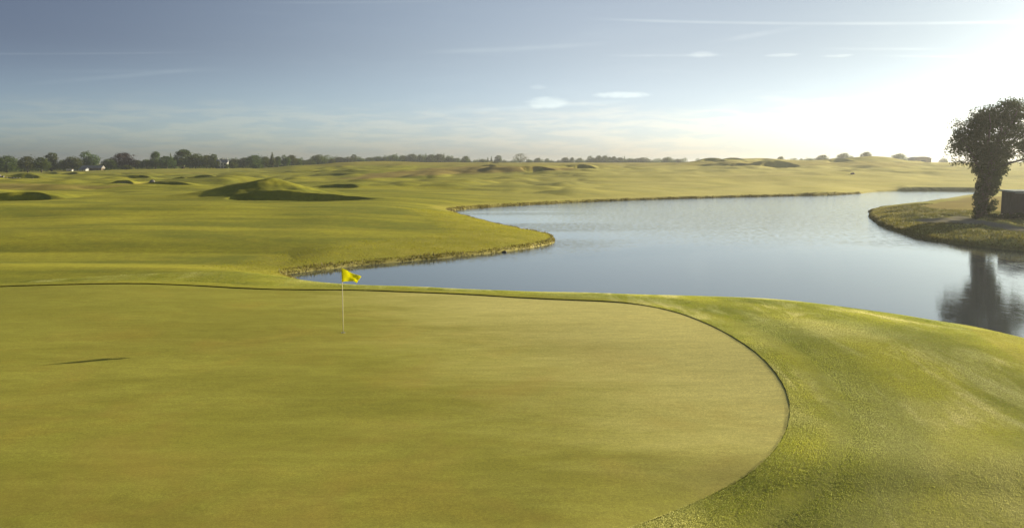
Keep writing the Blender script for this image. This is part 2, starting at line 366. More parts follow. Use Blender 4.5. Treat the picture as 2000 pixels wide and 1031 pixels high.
# ------------------------------------------------------------------ materials
def new_mat(name):
    m = bpy.data.materials.new(name); m.use_nodes = True; m.node_tree.nodes.clear()
    t = NT(m.node_tree); out = t.node('ShaderNodeOutputMaterial'); return m, t, out
def ground_mat(name, kind):
    m, t, out = new_mat(name)
    g = t.node('ShaderNodeNewGeometry'); P = g.outputs['Position']
    n_big = t.noise(P, 0.07, 4, .6); n_mid = t.noise(P, 0.45, 4, .6, .3); n_fine = t.noise(P, 9.0, 4, .7)
    n_tiny = t.noise(P, 45.0, 3, .7)
    if kind == 'green':
        st = t.noise(t.mapping(P, scale=(.35, 1.0, 1), rot=(0, 0, R(6))), 0.55, 5, .65, .4)
        col = t.mix(t.ss(st, .35, .68), c4(.255, .245, .022), c4(.350, .335, .042))
        col = t.mix(t.m('MULTIPLY', t.ss(n_mid, .48, .72), .35), col, c4(.38, .27, .030))
        col = t.mix(t.m('MULTIPLY', t.ss(n_big, .45, .65), .5), col, c4(.255, .255, .022))
        # sun sheen painted as paler colour in the far right of the green
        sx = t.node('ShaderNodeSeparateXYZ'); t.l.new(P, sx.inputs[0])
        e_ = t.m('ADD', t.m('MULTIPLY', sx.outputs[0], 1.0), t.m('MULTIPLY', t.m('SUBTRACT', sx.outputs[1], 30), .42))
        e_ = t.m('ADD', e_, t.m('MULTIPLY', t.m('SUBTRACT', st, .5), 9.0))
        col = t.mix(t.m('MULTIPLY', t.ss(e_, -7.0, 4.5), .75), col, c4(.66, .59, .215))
        col = t.mix(1.0, col, t.mix(t.ss(n_tiny, .3, .7), c4(.74, .74, .74), c4(1.24, 1.24, 1.24)), 'MULTIPLY')
        col = t.mix(1.0, col, t.mix(t.ss(t.noise(P, 16.0, 3, .8), .32, .68), c4(.84, .84, .82), c4(1.15, 1.15, 1.15)), 'MULTIPLY')
        col = t.mix(1.0, col, t.mix(t.ss(t.noise(t.mapping(P, scale=(.6, 1.6, 1)), 2.2, 5, .75), .3, .7), c4(.89, .89, .87), c4(1.10, 1.10, 1.10)), 'MULTIPLY')
        gold = t.m('MULTIPLY', t.ss(t.noise(P, .22, 5, .65, .5), .47, .66), t.ss(sx.outputs[1], 34, 20))
        col = t.mix(t.m('MULTIPLY', gold, .32), col, c4(.37, .255, .045))
        bstr, bdist = .5, .006; bump_h = n_tiny
        rough = .62
    else:
        z = t.node('ShaderNodeAttribute', attribute_name='zone'); z2 = t.node('ShaderNodeAttribute', attribute_name='zone_b')
        zs = t.node('ShaderNodeSeparateColor'); t.l.new(z.outputs['Color'], zs.inputs[0])
        zs2 = t.node('ShaderNodeSeparateColor'); t.l.new(z2.outputs['Color'], zs2.inputs[0])
        rough_, heath, bank, sand = zs.outputs[0], zs.outputs[1], zs.outputs[2], z.outputs['Alpha']
        dry_sheen, path = zs2.outputs[0], zs2.outputs[1]
        st = t.noise(t.mapping(P, scale=(.25, 1.0, 1), rot=(0, 0, R(-8))), 0.16, 5, .6, .5)
        col = t.mix(t.ss(st, .36, .66), c4(.155, .175, .010), c4(.350, .330, .018))
        col = t.mix(t.m('MULTIPLY', t.ss(n_mid, .45, .75), .35), col, c4(.36, .30, .02))
        col = t.mix(1.0, col, t.mix(t.ss(t.noise(P, 1.6, 5, .7), .3, .7), c4(.84, .84, .84), c4(1.16, 1.16, 1.16)), 'MULTIPLY')
        if kind == 'apron':
            # fringe grass, mown in curved passes round the green
            ap = t.noise(t.mapping(P, scale=(1.6, .30, 1), rot=(0, 0, R(-38))), 0.62, 5, .62, .7)
            ap2 = t.noise(t.mapping(P, scale=(1.0, .6, 1), rot=(0, 0, R(-25)), loc=(4, 2, 0)), 0.30, 4, .6, .3)
            broad = t.m('MULTIPLY', t.ss(t.noise(t.mapping(P, scale=(1, .55, 1), rot=(0, 0, R(-30)), loc=(9, 3, 0)), .16, 4, .6), .44, .62), .55)
            f_ = t.m('MAXIMUM', t.m('MULTIPLY', t.m('MULTIPLY', t.ss(ap, .44, .68), t.ss(ap2, .36, .60)), .95), broad)
            near = t.node('ShaderNodeSeparateXYZ'); t.l.new(P, near.inputs[0])
            isn = t.m('MULTIPLY', t.ss(near.outputs[1], 48, 42), t.ss(near.outputs[0], 0, 7))
            col = t.mix(isn, col, c4(.27, .275, .020))
            col = t.mix(t.m('MULTIPLY', t.m('MULTIPLY', f_, isn), .85), col, c4(.42, .40, .155))
        def bands(c_, d_, w_):                # mower passes following the green's edge
            ph_ = t.m('ADD', t.m('MULTIPLY', d_, 20*1.75), t.m('MULTIPLY', t.noise(P, .35, 3, .6), 3.0))
            return t.mix(w_, c_, t.mix(1.0, c_, t.mix(t.ss(t.m('SINE', ph_), -.7, .7), c4(.80, .84, .80), c4(1.16, 1.13, 1.2)), 'MULTIPLY'))
        if kind == 'apron': col = bands(col, zs2.outputs[2], isn)
        pale = t.mix(t.ss(n_mid, .3, .7), c4(.30, .285, .022), c4(.42, .37, .060))
        col = t.mix(t.m('MULTIPLY', rough_, .8), col, pale)
        col = t.mix(t.m('MULTIPLY', dry_sheen, t.m('ADD', .35, t.m('MULTIPLY', n_big, .7))), col, c4(.74, .66, .26))  # straw colour that also carries the painted sheen and haze
        brown = t.mix(t.ss(t.noise(P, .25, 5, .65), .35, .65), c4(.20, .115, .050), c4(.30, .20, .062))
        col = t.mix(t.m('MULTIPLY', heath, .68), col, brown)
        soil = t.mix(t.ss(t.noise(P, 3.0, 4, .7), .35, .65), c4(.095, .080, .020), c4(.20, .175, .04))
        col = t.mix(t.m('MULTIPLY', bank, .85), col, soil)
        col = t.mix(sand, col, c4(.30, .27, .20))
        col = t.mix(path, col, c4(.20, .185, .17))
        col = t.mix(1.0, col, t.mix(t.ss(n_fine, .25, .75), c4(.72, .72, .70), c4(1.25, 1.25, 1.25)), 'MULTIPLY')
        col = t.mix(1.0, col, t.mix(t.ss(n_tiny, .3, .7), c4(.85, .85, .85), c4(1.12, 1.12, 1.12)), 'MULTIPLY')
        bstr, bdist = .4, .015; bump_h = n_fine; rough = .7
    b = t.node('ShaderNodeBump'); b.inputs['Strength'].default_value = bstr; b.inputs['Distance'].default_value = bdist
    t.l.new(bump_h, b.inputs['Height'])
    p = t.node('ShaderNodeBsdfDiffuse'); t.l.new(col, p.inputs['Color']); t.l.new(b.outputs[0], p.inputs['Normal'])   # matt: turf has no clear gloss
    p.inputs['Roughness'].default_value = .0
    gls = t.node('ShaderNodeBsdfGlossy'); gls.inputs['Color'].default_value = c4(1, .92, .50); gls.inputs['Roughness'].default_value = .6; t.l.new(b.outputs[0], gls.inputs['Normal'])
    mxs = t.node('ShaderNodeMixShader'); mxs.inputs[0].default_value = .11; t.l.new(p.outputs[0], mxs.inputs[1]); t.l.new(gls.outputs[0], mxs.inputs[2]); p = mxs
    t.l.new(p.outputs[0], out.inputs[0]); return m
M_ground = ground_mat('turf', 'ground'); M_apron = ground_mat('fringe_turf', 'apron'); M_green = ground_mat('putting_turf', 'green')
def simple(name, col, rough=.7, spec=.3, noise=None, metal=0.0, trans=0.0):
    m, t, out = new_mat(name)
    p = t.node('ShaderNodeBsdfPrincipled'); p.inputs['Roughness'].default_value = rough
    p.inputs['Specular IOR Level'].default_value = spec; p.inputs['Metallic'].default_value = metal
    if noise:
        g = t.node('ShaderNodeTexCoord'); n = t.noise(g.outputs['Object'], noise[0], 4, .6)
        cc = t.mix(t.ss(n, .3, .7), c4(*col), c4(*noise[1]))
    else:
        rgb = t.node('ShaderNodeRGB'); rgb.outputs[0].default_value = c4(*col); cc = rgb.outputs[0]
    t.l.new(cc, p.inputs['Base Color'])
    if trans:
        tr = t.node('ShaderNodeBsdfTranslucent'); t.l.new(cc, tr.inputs[0])
        mx = t.node('ShaderNodeMixShader'); mx.inputs[0].default_value = trans
        t.l.new(p.outputs[0], mx.inputs[1]); t.l.new(tr.outputs[0], mx.inputs[2]); t.l.new(mx.outputs[0], out.inputs[0])
    else: t.l.new(p.outputs[0], out.inputs[0])
    return m
M_edge_shade = simple('shaded_cut_edge', (.055, .052, .012), .9, .1, (8, (.11, .10, .022)))  # cut edge of the turf, colour darkened for the shade among its blades

def water_mat():
    m, t, out = new_mat('lake_water')
    g = t.node('ShaderNodeNewGeometry'); P = g.outputs['Position']
    zone = t.noise(t.mapping(P, scale=(.30, 1.0, 1), rot=(0, 0, R(12))), 0.045, 4, .55, .6)
    rip = t.ss(zone, .46, .60)                                # wind-ruffled against calm water
    sx = t.node('ShaderNodeSeparateXYZ'); t.l.new(P, sx.inputs[0])
    d_ = t.ss(sx.outputs[1], 55, 115); rt_ = t.ss(sx.outputs[0], -2, 22)
    rip = t.m('MAXIMUM', t.m('MULTIPLY', rip, .7), t.m('MULTIPLY', d_, rt_))
    w1 = t.noise(t.mapping(P, scale=(1, 2.0, 1), rot=(0, 0, R(20))), 2.6, 4, .6, .3)
    w2 = t.noise(t.mapping(P, scale=(1, 1.6, 1), rot=(0, 0, R(-15))), 0.8, 2, .5)
    h = t.m('ADD', w1, t.m('MULTIPLY', w2, .8))
    b = t.node('ShaderNodeBump'); t.l.new(h, b.inputs['Height']); b.inputs['Distance'].default_value = .05
    gust = t.ss(t.noise(t.mapping(P, scale=(2.4, .75, 1)), 1.0, 4, .75), .38, .62); calm = t.m('MULTIPLY', t.ss(sx.outputs[1], 50, 76), t.m('ADD', .25, t.m('MULTIPLY', gust, 1.2))); t.l.new(t.m('ADD', t.m('ADD', .022, t.m('MULTIPLY', gust, .06)), t.m('MULTIPLY', t.m('MULTIPLY', rip, calm), .55)), b.inputs['Strength'])
    gl = t.node('ShaderNodeBsdfGlossy'); gl.inputs['Color'].default_value = c4(.95, .98, .95)
    t.l.new(t.m('ADD', .02, t.m('MULTIPLY', t.m('MULTIPLY', rip, calm), .05)), gl.inputs['Roughness']); t.l.new(b.outputs[0], gl.inputs['Normal'])
    df = t.node('ShaderNodeBsdfDiffuse'); df.inputs['Color'].default_value = c4(.075, .088, .100)
    fr = t.node('ShaderNodeFresnel'); fr.inputs['IOR'].default_value = 2.5; 
    mx = t.node('ShaderNodeMixShader'); t.l.new(t.m('MINIMUM', t.m('MULTIPLY', fr.outputs[0], 1.12), .97), mx.inputs[0]); t.l.new(df.outputs[0], mx.inputs[1]); t.l.new(gl.outputs[0], mx.inputs[2])
    t.l.new(mx.outputs[0], out.inputs[0]); return m
M_water = water_mat()

# ------------------------------------------------------------------ ground sheet (polar, finer in front)
radii = [1.5]
while radii[-1] < 6000:
    r = radii[-1]
    k = .02 if r < 10 else (.0035 if r < 240 else (.006 if r < 560 else (.02 if r < 1200 else .06)))
    radii.append(r*(1+k))
radii = np.array(radii)
angs = np.concatenate([np.arange(-180, -40, 4.0), np.arange(-40, 40, 0.125), np.arange(40, 180, 4.0)])*math.pi/180
RR, AA = np.meshgrid(radii, angs, indexing='ij'); gx = (RR*np.sin(AA)).ravel(); gy = (RR*np.cos(AA)).ravel()
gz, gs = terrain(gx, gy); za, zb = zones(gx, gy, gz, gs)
gsd = sdf(GREEN, gx, gy); zb[:, 2] = np.clip(gsd, 0, 20)/20*((gx > -30) & (gy < 50)); zb[:, 3] = 1.0
gz = gz - 0.35*smooth(-gsd/0.8)*(gsd < 0) - 0.05*np.exp(-(gsd/1.0)**2)
nr, na = RR.shape
ii, jj = np.meshgrid(np.arange(nr-1), np.arange(na), indexing='ij'); jn = (jj+1) % na
faces = np.stack([ii*na+jj, (ii+1)*na+jj, (ii+1)*na+jn, ii*na+jn], -1).reshape(-1, 4)
faces = faces[:, ::-1]
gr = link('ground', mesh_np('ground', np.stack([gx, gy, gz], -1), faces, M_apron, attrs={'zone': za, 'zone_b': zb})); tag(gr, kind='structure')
print('ground verts', len(gx))

# putting green: one sheet inside its outline
NO = 720
seg = np.roll(GREEN, -1, 0)-GREEN; L_ = np.hypot(seg[:, 0], seg[:, 1]); cum = np.concatenate([[0], np.cumsum(L_)])
tt = np.linspace(0, cum[-1], NO, endpoint=False); GP = np.vstack([GREEN, GREEN[:1]])
# finer sampling where the outline is visible
outl = np.stack([np.interp(tt, cum, GP[:, 0]), np.interp(tt, cum, GP[:, 1])], -1)
nrm = np.roll(outl, -1, 0)-np.roll(outl, 1, 0); nrm = np.stack([nrm[:, 1], -nrm[:, 0]], -1); nrm /= np.hypot(nrm[:, 0], nrm[:, 1])[:, None]
if np.mean(np.sum(nrm*(outl-GC), 1)) < 0: nrm = -nrm
def rings(levels):
    V = []; 
    for pts, dz, absolute in levels:
        h, s = terrain(pts[:, 0], pts[:, 1]); V.append(np.stack([pts[:, 0], pts[:, 1], h+dz], -1))
    return V
fr_ = np.concatenate([np.linspace(0, .97, 70), [1.0]])
V = rings([(GC+(outl-GC)*f, 0.0, 0) for f in fr_])
def strip_faces(nring, n):
    a, b = np.meshgrid(np.arange(nring-1), np.arange(n), indexing='ij'); bn = (b+1) % n
    return np.stack([a*n+b, (a+1)*n+b, (a+1)*n+bn, a*n+bn], -1).reshape(-1, 4)
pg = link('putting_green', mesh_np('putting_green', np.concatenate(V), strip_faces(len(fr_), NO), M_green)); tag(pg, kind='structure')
# the longer fringe grass stands 6 cm proud round the green: a cut edge, then a collar falling back to the ground
edge_n = 0.025*fbm(tt*3.0, tt*0, 77, 3)
eh = .016+.026*smooth(nrm[:, 1])*smooth(1.3-nrm[:, 0])-.010*smooth((-nrm[:, 1]-.1)/.5)   # the cut stands higher along the far side
lv = [(outl-nrm*.01, -.06, 0), (outl+nrm*(.015+edge_n[:, None]), eh, 0)]
V = rings(lv)
V[1][:, 2] += 0.012*fbm(tt*1.3, tt*0, 79, 3)
ce = link('green_edge', mesh_np('green_edge', np.concatenate(V), strip_faces(2, NO), M_edge_shade, False)); tag(ce, kind='structure')
lv = [(outl+nrm*(.015+edge_n[:, None]), eh, 0), (outl+nrm*.15, eh+.003, 0), (outl+nrm*.5, eh*.9, 0), (outl+nrm*1.2, eh*.3, 0), (outl+nrm*2.2, -.08, 0)]
V2 = rings(lv); V2[0][:, 2] = V[1][:, 2]
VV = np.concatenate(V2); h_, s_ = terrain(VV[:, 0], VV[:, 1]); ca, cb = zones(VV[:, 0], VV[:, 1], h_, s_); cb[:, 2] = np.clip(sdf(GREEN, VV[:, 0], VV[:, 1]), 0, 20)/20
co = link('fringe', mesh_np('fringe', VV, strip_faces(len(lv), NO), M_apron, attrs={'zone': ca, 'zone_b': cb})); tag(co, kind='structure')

# water: one level sheet under the whole lake basin
bx0, by0 = LAKE.min(0)-3; bx1, by1 = LAKE.max(0)+3
nx, ny = 60, 60
xs, ys = np.meshgrid(np.linspace(bx0, bx1, nx), np.linspace(by0, by1, ny), indexing='ij')
wf = np.array([[i*ny+j, (i+1)*ny+j, (i+1)*ny+j+1, i*ny+j+1] for i in range(nx-1) for j in range(ny-1)])
wa = link('water', mesh_np('water', np.stack([xs.ravel(), ys.ravel(), np.zeros(nx*ny)], -1), wf, M_water)); tag(wa, kind='structure')

def H(x, y): return float(terrain(np.array([float(x)]), np.array([float(y)]))[0][0])

def Hs(x, y): return sample(np.array([float(x)]), np.array([float(y)]))[0][0]
_gz = gz.reshape(nr, na); _za = za.reshape(nr, na, 4); _zb = zb.reshape(nr, na, 4); _sd = gs.reshape(nr, na)
def sample(x, y):
    """height and zones of the finished ground sheet"""
    r = np.hypot(x, y); a = np.arctan2(x, y)
    fi = np.interp(r, radii, np.arange(nr)); fj = np.interp(a, angs, np.arange(na))
    i = np.clip(fi.astype(int), 0, nr-2); j = np.clip(fj.astype(int), 0, na-2); u = fi-i; v = fj-j
    def lerp(G):
        uu = u.reshape(u.shape+(1,)*(G.ndim-2)); vv = v.reshape(v.shape+(1,)*(G.ndim-2))
        return (G[i, j]*(1-vv)+G[i, j+1]*vv)*(1-uu)+(G[i+1, j]*(1-vv)+G[i+1, j+1]*vv)*uu
    return lerp(_gz), lerp(_za), lerp(_zb), lerp(_sd)

# ------------------------------------------------------------------ small mesh builder
class MB:
    def __init__(s): s.v = []; s.f = []
    def add(s, vs, fs):
        b = len(s.v); s.v += [tuple(map(float, p)) for p in vs]; s.f += [tuple(b+i for i in f) for f in fs]
    def box(s, c, d, rz=0.0, top=1.0, bev=0.0):
        x, y, z = d[0]/2, d[1]/2, d[2]/2; P = []
        for k, q in ((-1, 1.0), (1, top)):
            for sx, sy in ((-1,-1),(1,-1),(1,1),(-1,1)): P.append((sx*x*q, sy*y*q, k*z))
        ca, sa = math.cos(rz), math.sin(rz)
        P = [(c[0]+p[0]*ca-p[1]*sa, c[1]+p[0]*sa+p[1]*ca, c[2]+p[2]) for p in P]
        s.add(P, [(3,2,1,0),(4,5,6,7),(0,1,5,4),(1,2,6,5),(2,3,7,6),(3,0,4,7)])
    def tube(s, pts, rad, n=8, cap=True):
        pts = [Vector(p) for p in pts]; rows = []
        for i, p in enumerate(pts):
            d = (pts[min(i+1, len(pts)-1)]-pts[max(i-1, 0)]).normalized()
            a = d.orthogonal() if abs(d.z) < .9 else Vector((1, 0, 0)); a = (a-d*a.dot(d)).normalized(); b = d.cross(a)
            r = rad[i] if hasattr(rad, '__len__') else rad
            rows.append([p+(a*math.cos(2*math.pi*k/n)+b*math.sin(2*math.pi*k/n))*r for k in range(n)])
        V_ = [q for r in rows for q in r]; F_ = []
        for i in range(len(rows)-1):
            for k in range(n): F_.append((i*n+k, i*n+(k+1) % n, (i+1)*n+(k+1) % n, (i+1)*n+k))
        if cap: F_ += [tuple(range(n))[::-1], tuple((len(rows)-1)*n+k for k in range(n))]
        s.add(V_, F_)
    def gable(s, c, d, h, rz=0.0, over=.3):               # a pitched roof, ridge along local x
        x, y = d[0]/2+over, d[1]/2+over; t = .12
        P = [(-x,-y,0),(x,-y,0),(x,y,0),(-x,y,0),(-x,0,h),(x,0,h),(-x,-y,-t),(x,-y,-t),(x,y,-t),(-x,y,-t)]
        ca, sa = math.cos(rz), math.sin(rz); P = [(c[0]+p[0]*ca-p[1]*sa, c[1]+p[0]*sa+p[1]*ca, c[2]+p[2]) for p in P]
        s.add(P, [(0,1,5,4),(2,3,4,5),(0,4,3),(1,2,5),(9,8,7,6),(6,7,1,0),(7,8,2,1),(8,9,3,2),(9,6,0,3)])
    def build(s, name, mat, parent=None, smooth_=False):
        me = bpy.data.meshes.new(name); me.from_pydata(s.v, [], s.f); me.update()
        me.polygons.foreach_set('use_smooth', [smooth_]*len(me.polygons)); me.materials.append(mat)
        return link(name, me, parent)
def empty(name, loc, rz=0.0, sc=(1, 1, 1)):
    o = bpy.data.objects.new(name, None); COL.objects.link(o); o.location = loc; o.rotation_euler = (0, 0, rz); o.scale = sc
    o.empty_display_size = .5; return o

# ------------------------------------------------------------------ grass blades as real geometry
def blade_mat(name, c1, c2, c3, sc=.6, trans=.45, ap=False):
    m, t, out = new_mat(name); g = t.node('ShaderNodeNewGeometry'); P = g.outputs['Position']
    col = t.mix(t.ss(t.noise(P, sc, 4, .6), .35, .65), c4(*c1), c4(*c2))
    if ap:
        ap1 = t.noise(t.mapping(P, scale=(1.6, .30, 1), rot=(0, 0, R(-38))), 0.62, 5, .62, .7)
        ap2 = t.noise(t.mapping(P, scale=(1.0, .6, 1), rot=(0, 0, R(-25)), loc=(4, 2, 0)), 0.30, 4, .6, .3)
        broad = t.m('MULTIPLY', t.ss(t.noise(t.mapping(P, scale=(1, .55, 1), rot=(0, 0, R(-30)), loc=(9, 3, 0)), .16, 4, .6), .44, .62), .55)
        col = t.mix(t.m('MAXIMUM', t.m('MULTIPLY', t.m('MULTIPLY', t.ss(ap1, .44, .68), t.ss(ap2, .36, .60)), .95), broad), col, c4(*c3))
    if ap:
        zb_ = t.node('ShaderNodeAttribute', attribute_name='zone_b'); zbs = t.node('ShaderNodeSeparateColor'); t.l.new(zb_.outputs['Color'], zbs.inputs[0])
        ph_ = t.m('ADD', t.m('MULTIPLY', zbs.outputs[2], 20*1.75), t.m('MULTIPLY', t.noise(P, .35, 3, .6), 3.0))
        col = t.mix(1.0, col, t.mix(t.ss(t.m('SINE', ph_), -.7, .7), c4(.80, .84, .80), c4(1.16, 1.13, 1.2)), 'MULTIPLY')
    z = t.node('ShaderNodeAttribute', attribute_name='zone'); zs = t.node('ShaderNodeSeparateColor'); t.l.new(z.outputs['Color'], zs.inputs[0])
    col = t.mix(t.m('MULTIPLY', zs.outputs[0], .35), col, c4(.38, .33, .045))
    rv = t.node('ShaderNodeAttribute', attribute_name='tone')
    rs = t.node('ShaderNodeSeparateColor'); t.l.new(rv.outputs['Color'], rs.inputs[0])
    col = t.mix(t.m('MULTIPLY', t.ss(rs.outputs[0], .5, 1.0), .4), col, c4(*c3))
    col = t.mix(1.0, col, t.mix(rs.outputs[1], c4(.82, .82, .82), c4(1.15, 1.15, 1.15)), 'MULTIPLY')
    p = t.node('ShaderNodeBsdfPrincipled'); t.l.new(col, p.inputs['Base Color']); p.inputs['Roughness'].default_value = .55
    p.inputs['Specular IOR Level'].default_value = .25
    tr = t.node('ShaderNodeBsdfTranslucent'); t.l.new(col, tr.inputs[0])
    mx = t.node('ShaderNodeMixShader'); mx.inputs[0].default_value = trans; t.l.new(p.outputs[0], mx.inputs[1]); t.l.new(tr.outputs[0], mx.inputs[2])
    t.l.new(mx.outputs[0], out.inputs[0]); return m
def blades(name, x, y, hgt, wid, mat, lean=.5, lift=0.0):
    z, a, b, s_ = sample(x, y); n = len(x); z = z+lift
    th = rng.uniform(0, 2*math.pi, n); ph = rng.uniform(0, 2*math.pi, n); ln = hgt*lean*rng.uniform(.1, 1.2, n)
    dx = np.cos(th)*wid/2; dy = np.sin(th)*wid/2
    v0 = np.stack([x-dx, y-dy, z-.004], -1); v1 = np.stack([x+dx, y+dy, z-.004], -1)
    v2 = np.stack([x+np.cos(ph)*ln, y+np.sin(ph)*ln, z+hgt*rng.uniform(.65, 1.15, n)], -1)
    V_ = np.stack([v0, v1, v2], 1).reshape(-1, 3); F_ = np.arange(3*n).reshape(-1, 3)
    tone = np.stack([rng.random(n), rng.random(n), np.zeros(n), np.ones(n)], -1)
    me = mesh_np(name, V_, F_, mat, False, {'zone': np.repeat(a, 3, 0), 'zone_b': np.repeat(b, 3, 0), 'tone': np.repeat(tone, 3, 0)}, corners=3)
    return link(name, me)
M_blade = blade_mat('fringe_blades', (.15, .20, .018), (.40, .42, .035), (.74, .72, .30), .32, .6, ap=True)
M_rough = blade_mat('rough_blades', (.26, .28, .015), (.36, .34, .022), (.46, .40, .08), .35, .55)
M_bank = blade_mat('bank_blades', (.10, .11, .018), (.20, .18, .035), (.38, .32, .12), .25, .4)
M_reed = blade_mat('shore_blades', (.075, .060, .018), (.15, .12, .03), (.26, .20, .08), .5, .3)
n = 1300000
d = 12+36*rng.random(n)**1.25; a_ = R(-33)+rng.random(n)*R(70); x = d*np.sin(a_); y = d*np.cos(a_)
zz, a0, b0, s0 = sample(x, y); gsd_ = sdf(GREEN[::2], x, y)
keep = (gsd_ > .005) & (s0 > .3) & (y < 47)
x, y = x[keep], y[keep]; dd = np.hypot(x, y); gk = gsd_[keep]
bl = blades('fringe_grass', x, y, np.clip(.007+.0004*dd, .010, .022), np.clip(.0045+.0003*dd, .008, .02), M_blade, .8, .05*np.exp(-(gk/1.0)**2)+.03*np.exp(-(gk/.7)**2))
tag(bl, kind='stuff'); print('fringe blades', len(x))
n = 260000
px_ = rng.uniform(380, 1100, n); y = rng.uniform(49, 112, n); x = (px_-1000)/F*y
zz, a0, b0, s0 = sample(x, y)
keep = (s0 > .15) & (a0[:, 0]*(.35+.9*vnoise(x*.9, y*.9, 61)) > rng.random(n)*.75)
x, y = x[keep], y[keep]
bl = blades('rough_grass', x, y, .025+.055*vnoise(x*1.3, y*1.3, 67), np.clip(.0005*y, .02, .06), M_rough, .9); tag(bl, kind='stuff'); print('rough', len(x))
n = 160000
x = rng.uniform(34, 75, n); y = rng.uniform(60, 118, n)
zz, a0, b0, s0 = sample(x, y)
keep = (s0 > .15) & (b0[:, 1] < .3) & (a0[:, 1] < .5*rng.random(n)+.3)
x, y = x[keep], y[keep]
bl = blades('bank_grass', x, y, .10+.16*vnoise(x*1.1, y*1.1, 68), np.full(len(x), .06), M_bank, .9); tag(bl, kind='stuff')
# grass and reeds hanging over the water's edge
seg = np.roll(LAKE, -1, 0)-LAKE; L_ = np.hypot(seg[:, 0], seg[:, 1]); cum = np.concatenate([[0], np.cumsum(L_)]); LP = np.vstack([LAKE, LAKE[:1]])
n = 60000; tpos = rng.uniform(0, cum[-1], n)
x = np.interp(tpos, cum, LP[:, 0])+rng.normal(0, .35, n); y = np.interp(tpos, cum, LP[:, 1])+rng.normal(0, .35, n)
zz, a0, b0, s0 = sample(x, y); w_ = np.maximum(.45, .006*y)
keep = (y > 48) & (s0 > .02) & (s0 < w_) & (x < 75)
x, y = x[keep], y[keep]; cl_ = vnoise(x*.8, y*.8, 71)
bl = blades('shoreline_grass', x, y, (.06+.18*cl_)*np.where(y > 105, .7, 1.0), np.clip(.0009*y, .04, .2), M_reed, .7); tag(bl, kind='stuff'); print('shore', len(x))

# ------------------------------------------------------------------ flagstick
M_pole = simple('flagstick_paint', (.80, .74, .52), .35, .4)
M_cup = simple('cup_liner', (.55, .53, .48), .5, .3)
M_cupin = simple('cup_soil', (.02, .016, .01), .9, .1)
M_brass = simple('ferrule', (.25, .22, .12), .4, .5)
M_flag = simple('flag_cloth', (.86, .83, .02), .6, .2, (7, (.90, .88, .04)), trans=.5)
fx, fy = at(670.5, 649.5, ZG); fz = Hs(fx, fy)
g_ = terrain(np.array([fx]), np.array([fy]))[0][0]; fx, fy = at(670.5, 649.5, g_)
root = empty('golf_flag', (fx, fy, g_)); tag(root, 'yellow flag on a thin pale flagstick standing in the hole of the putting green', 'golf flag')
HF = 2.16
b = MB(); b.tube([(0,0,.0),(0,0,.9),(0,0,1.6),(0,0,HF)], [.0135,.0125,.011,.0095], 12); b.build('pole', M_pole, root, True)
b = MB(); b.tube([(0,0,HF-.46),(0,0,HF-.46+.01),(0,0,HF-.02),(0,0,HF)], [.012,.0155,.0155,.012], 12); b.build('flag_sleeve', M_flag, root, True)
b = MB(); b.tube([(0,0,HF),(0,0,HF+.012),(0,0,HF+.024)], [.010,.013,.004], 12); b.build('finial', M_brass, root, True)
# waving cloth, hoist 0.45 m, drooping towards the free end
nu, nv = 26, 16; Vf = []
for i in range(nu):
    u = i/(nu-1)
    for j in range(nv):
        v = j/(nv-1)                                           # 0 top, 1 bottom
        L_x = .60*u*(1-.10*v*u)-.06*u*u*v
        drop = .30*u**1.15*(1-.15*v)
        hh = .45*(1-.56*u**.9)                                 # the cloth gathers as it hangs
        zz_ = HF-.015-drop-hh*v - .03*u*math.sin(v*9+u*5)*u
        yy_ = .055*math.sin(u*8.5+v*2.4)*u**.6+.035*math.sin(v*7-u*6)*u
        Vf.append((.012+L_x+.018*math.sin(v*8+2)*u*u, yy_, zz_))
Ff = [(i*nv+j, i*nv+j+1, (i+1)*nv+j+1, (i+1)*nv+j) for i in range(nu-1) for j in range(nv-1)]
b = MB(); b.add(Vf, Ff); fo = b.build('flag', M_flag, root, True)
sm = fo.modifiers.new('thickness', 'SOLIDIFY'); sm.thickness = .002
b = MB(); N_ = 28; P_ = []
for r_, z_ in ((.052,.008),(.066,.008),(.066,-.02),(.052,-.02)): P_ += [(r_*math.cos(2*math.pi*k/N_), r_*math.sin(2*math.pi*k/N_), z_) for k in range(N_)]
b.add(P_, [(q*N_+k, q*N_+(k+1) % N_, ((q+1) % 4)*N_+(k+1) % N_, ((q+1) % 4)*N_+k) for q in range(4) for k in range(N_)]); b.build('cup_rim', M_cup, root)
b = MB(); b.add([(.052*math.cos(2*math.pi*k/N_), .052*math.sin(2*math.pi*k/N_), .005) for k in range(N_)], [tuple(range(N_))]); b.build('hole', M_cupin, root)

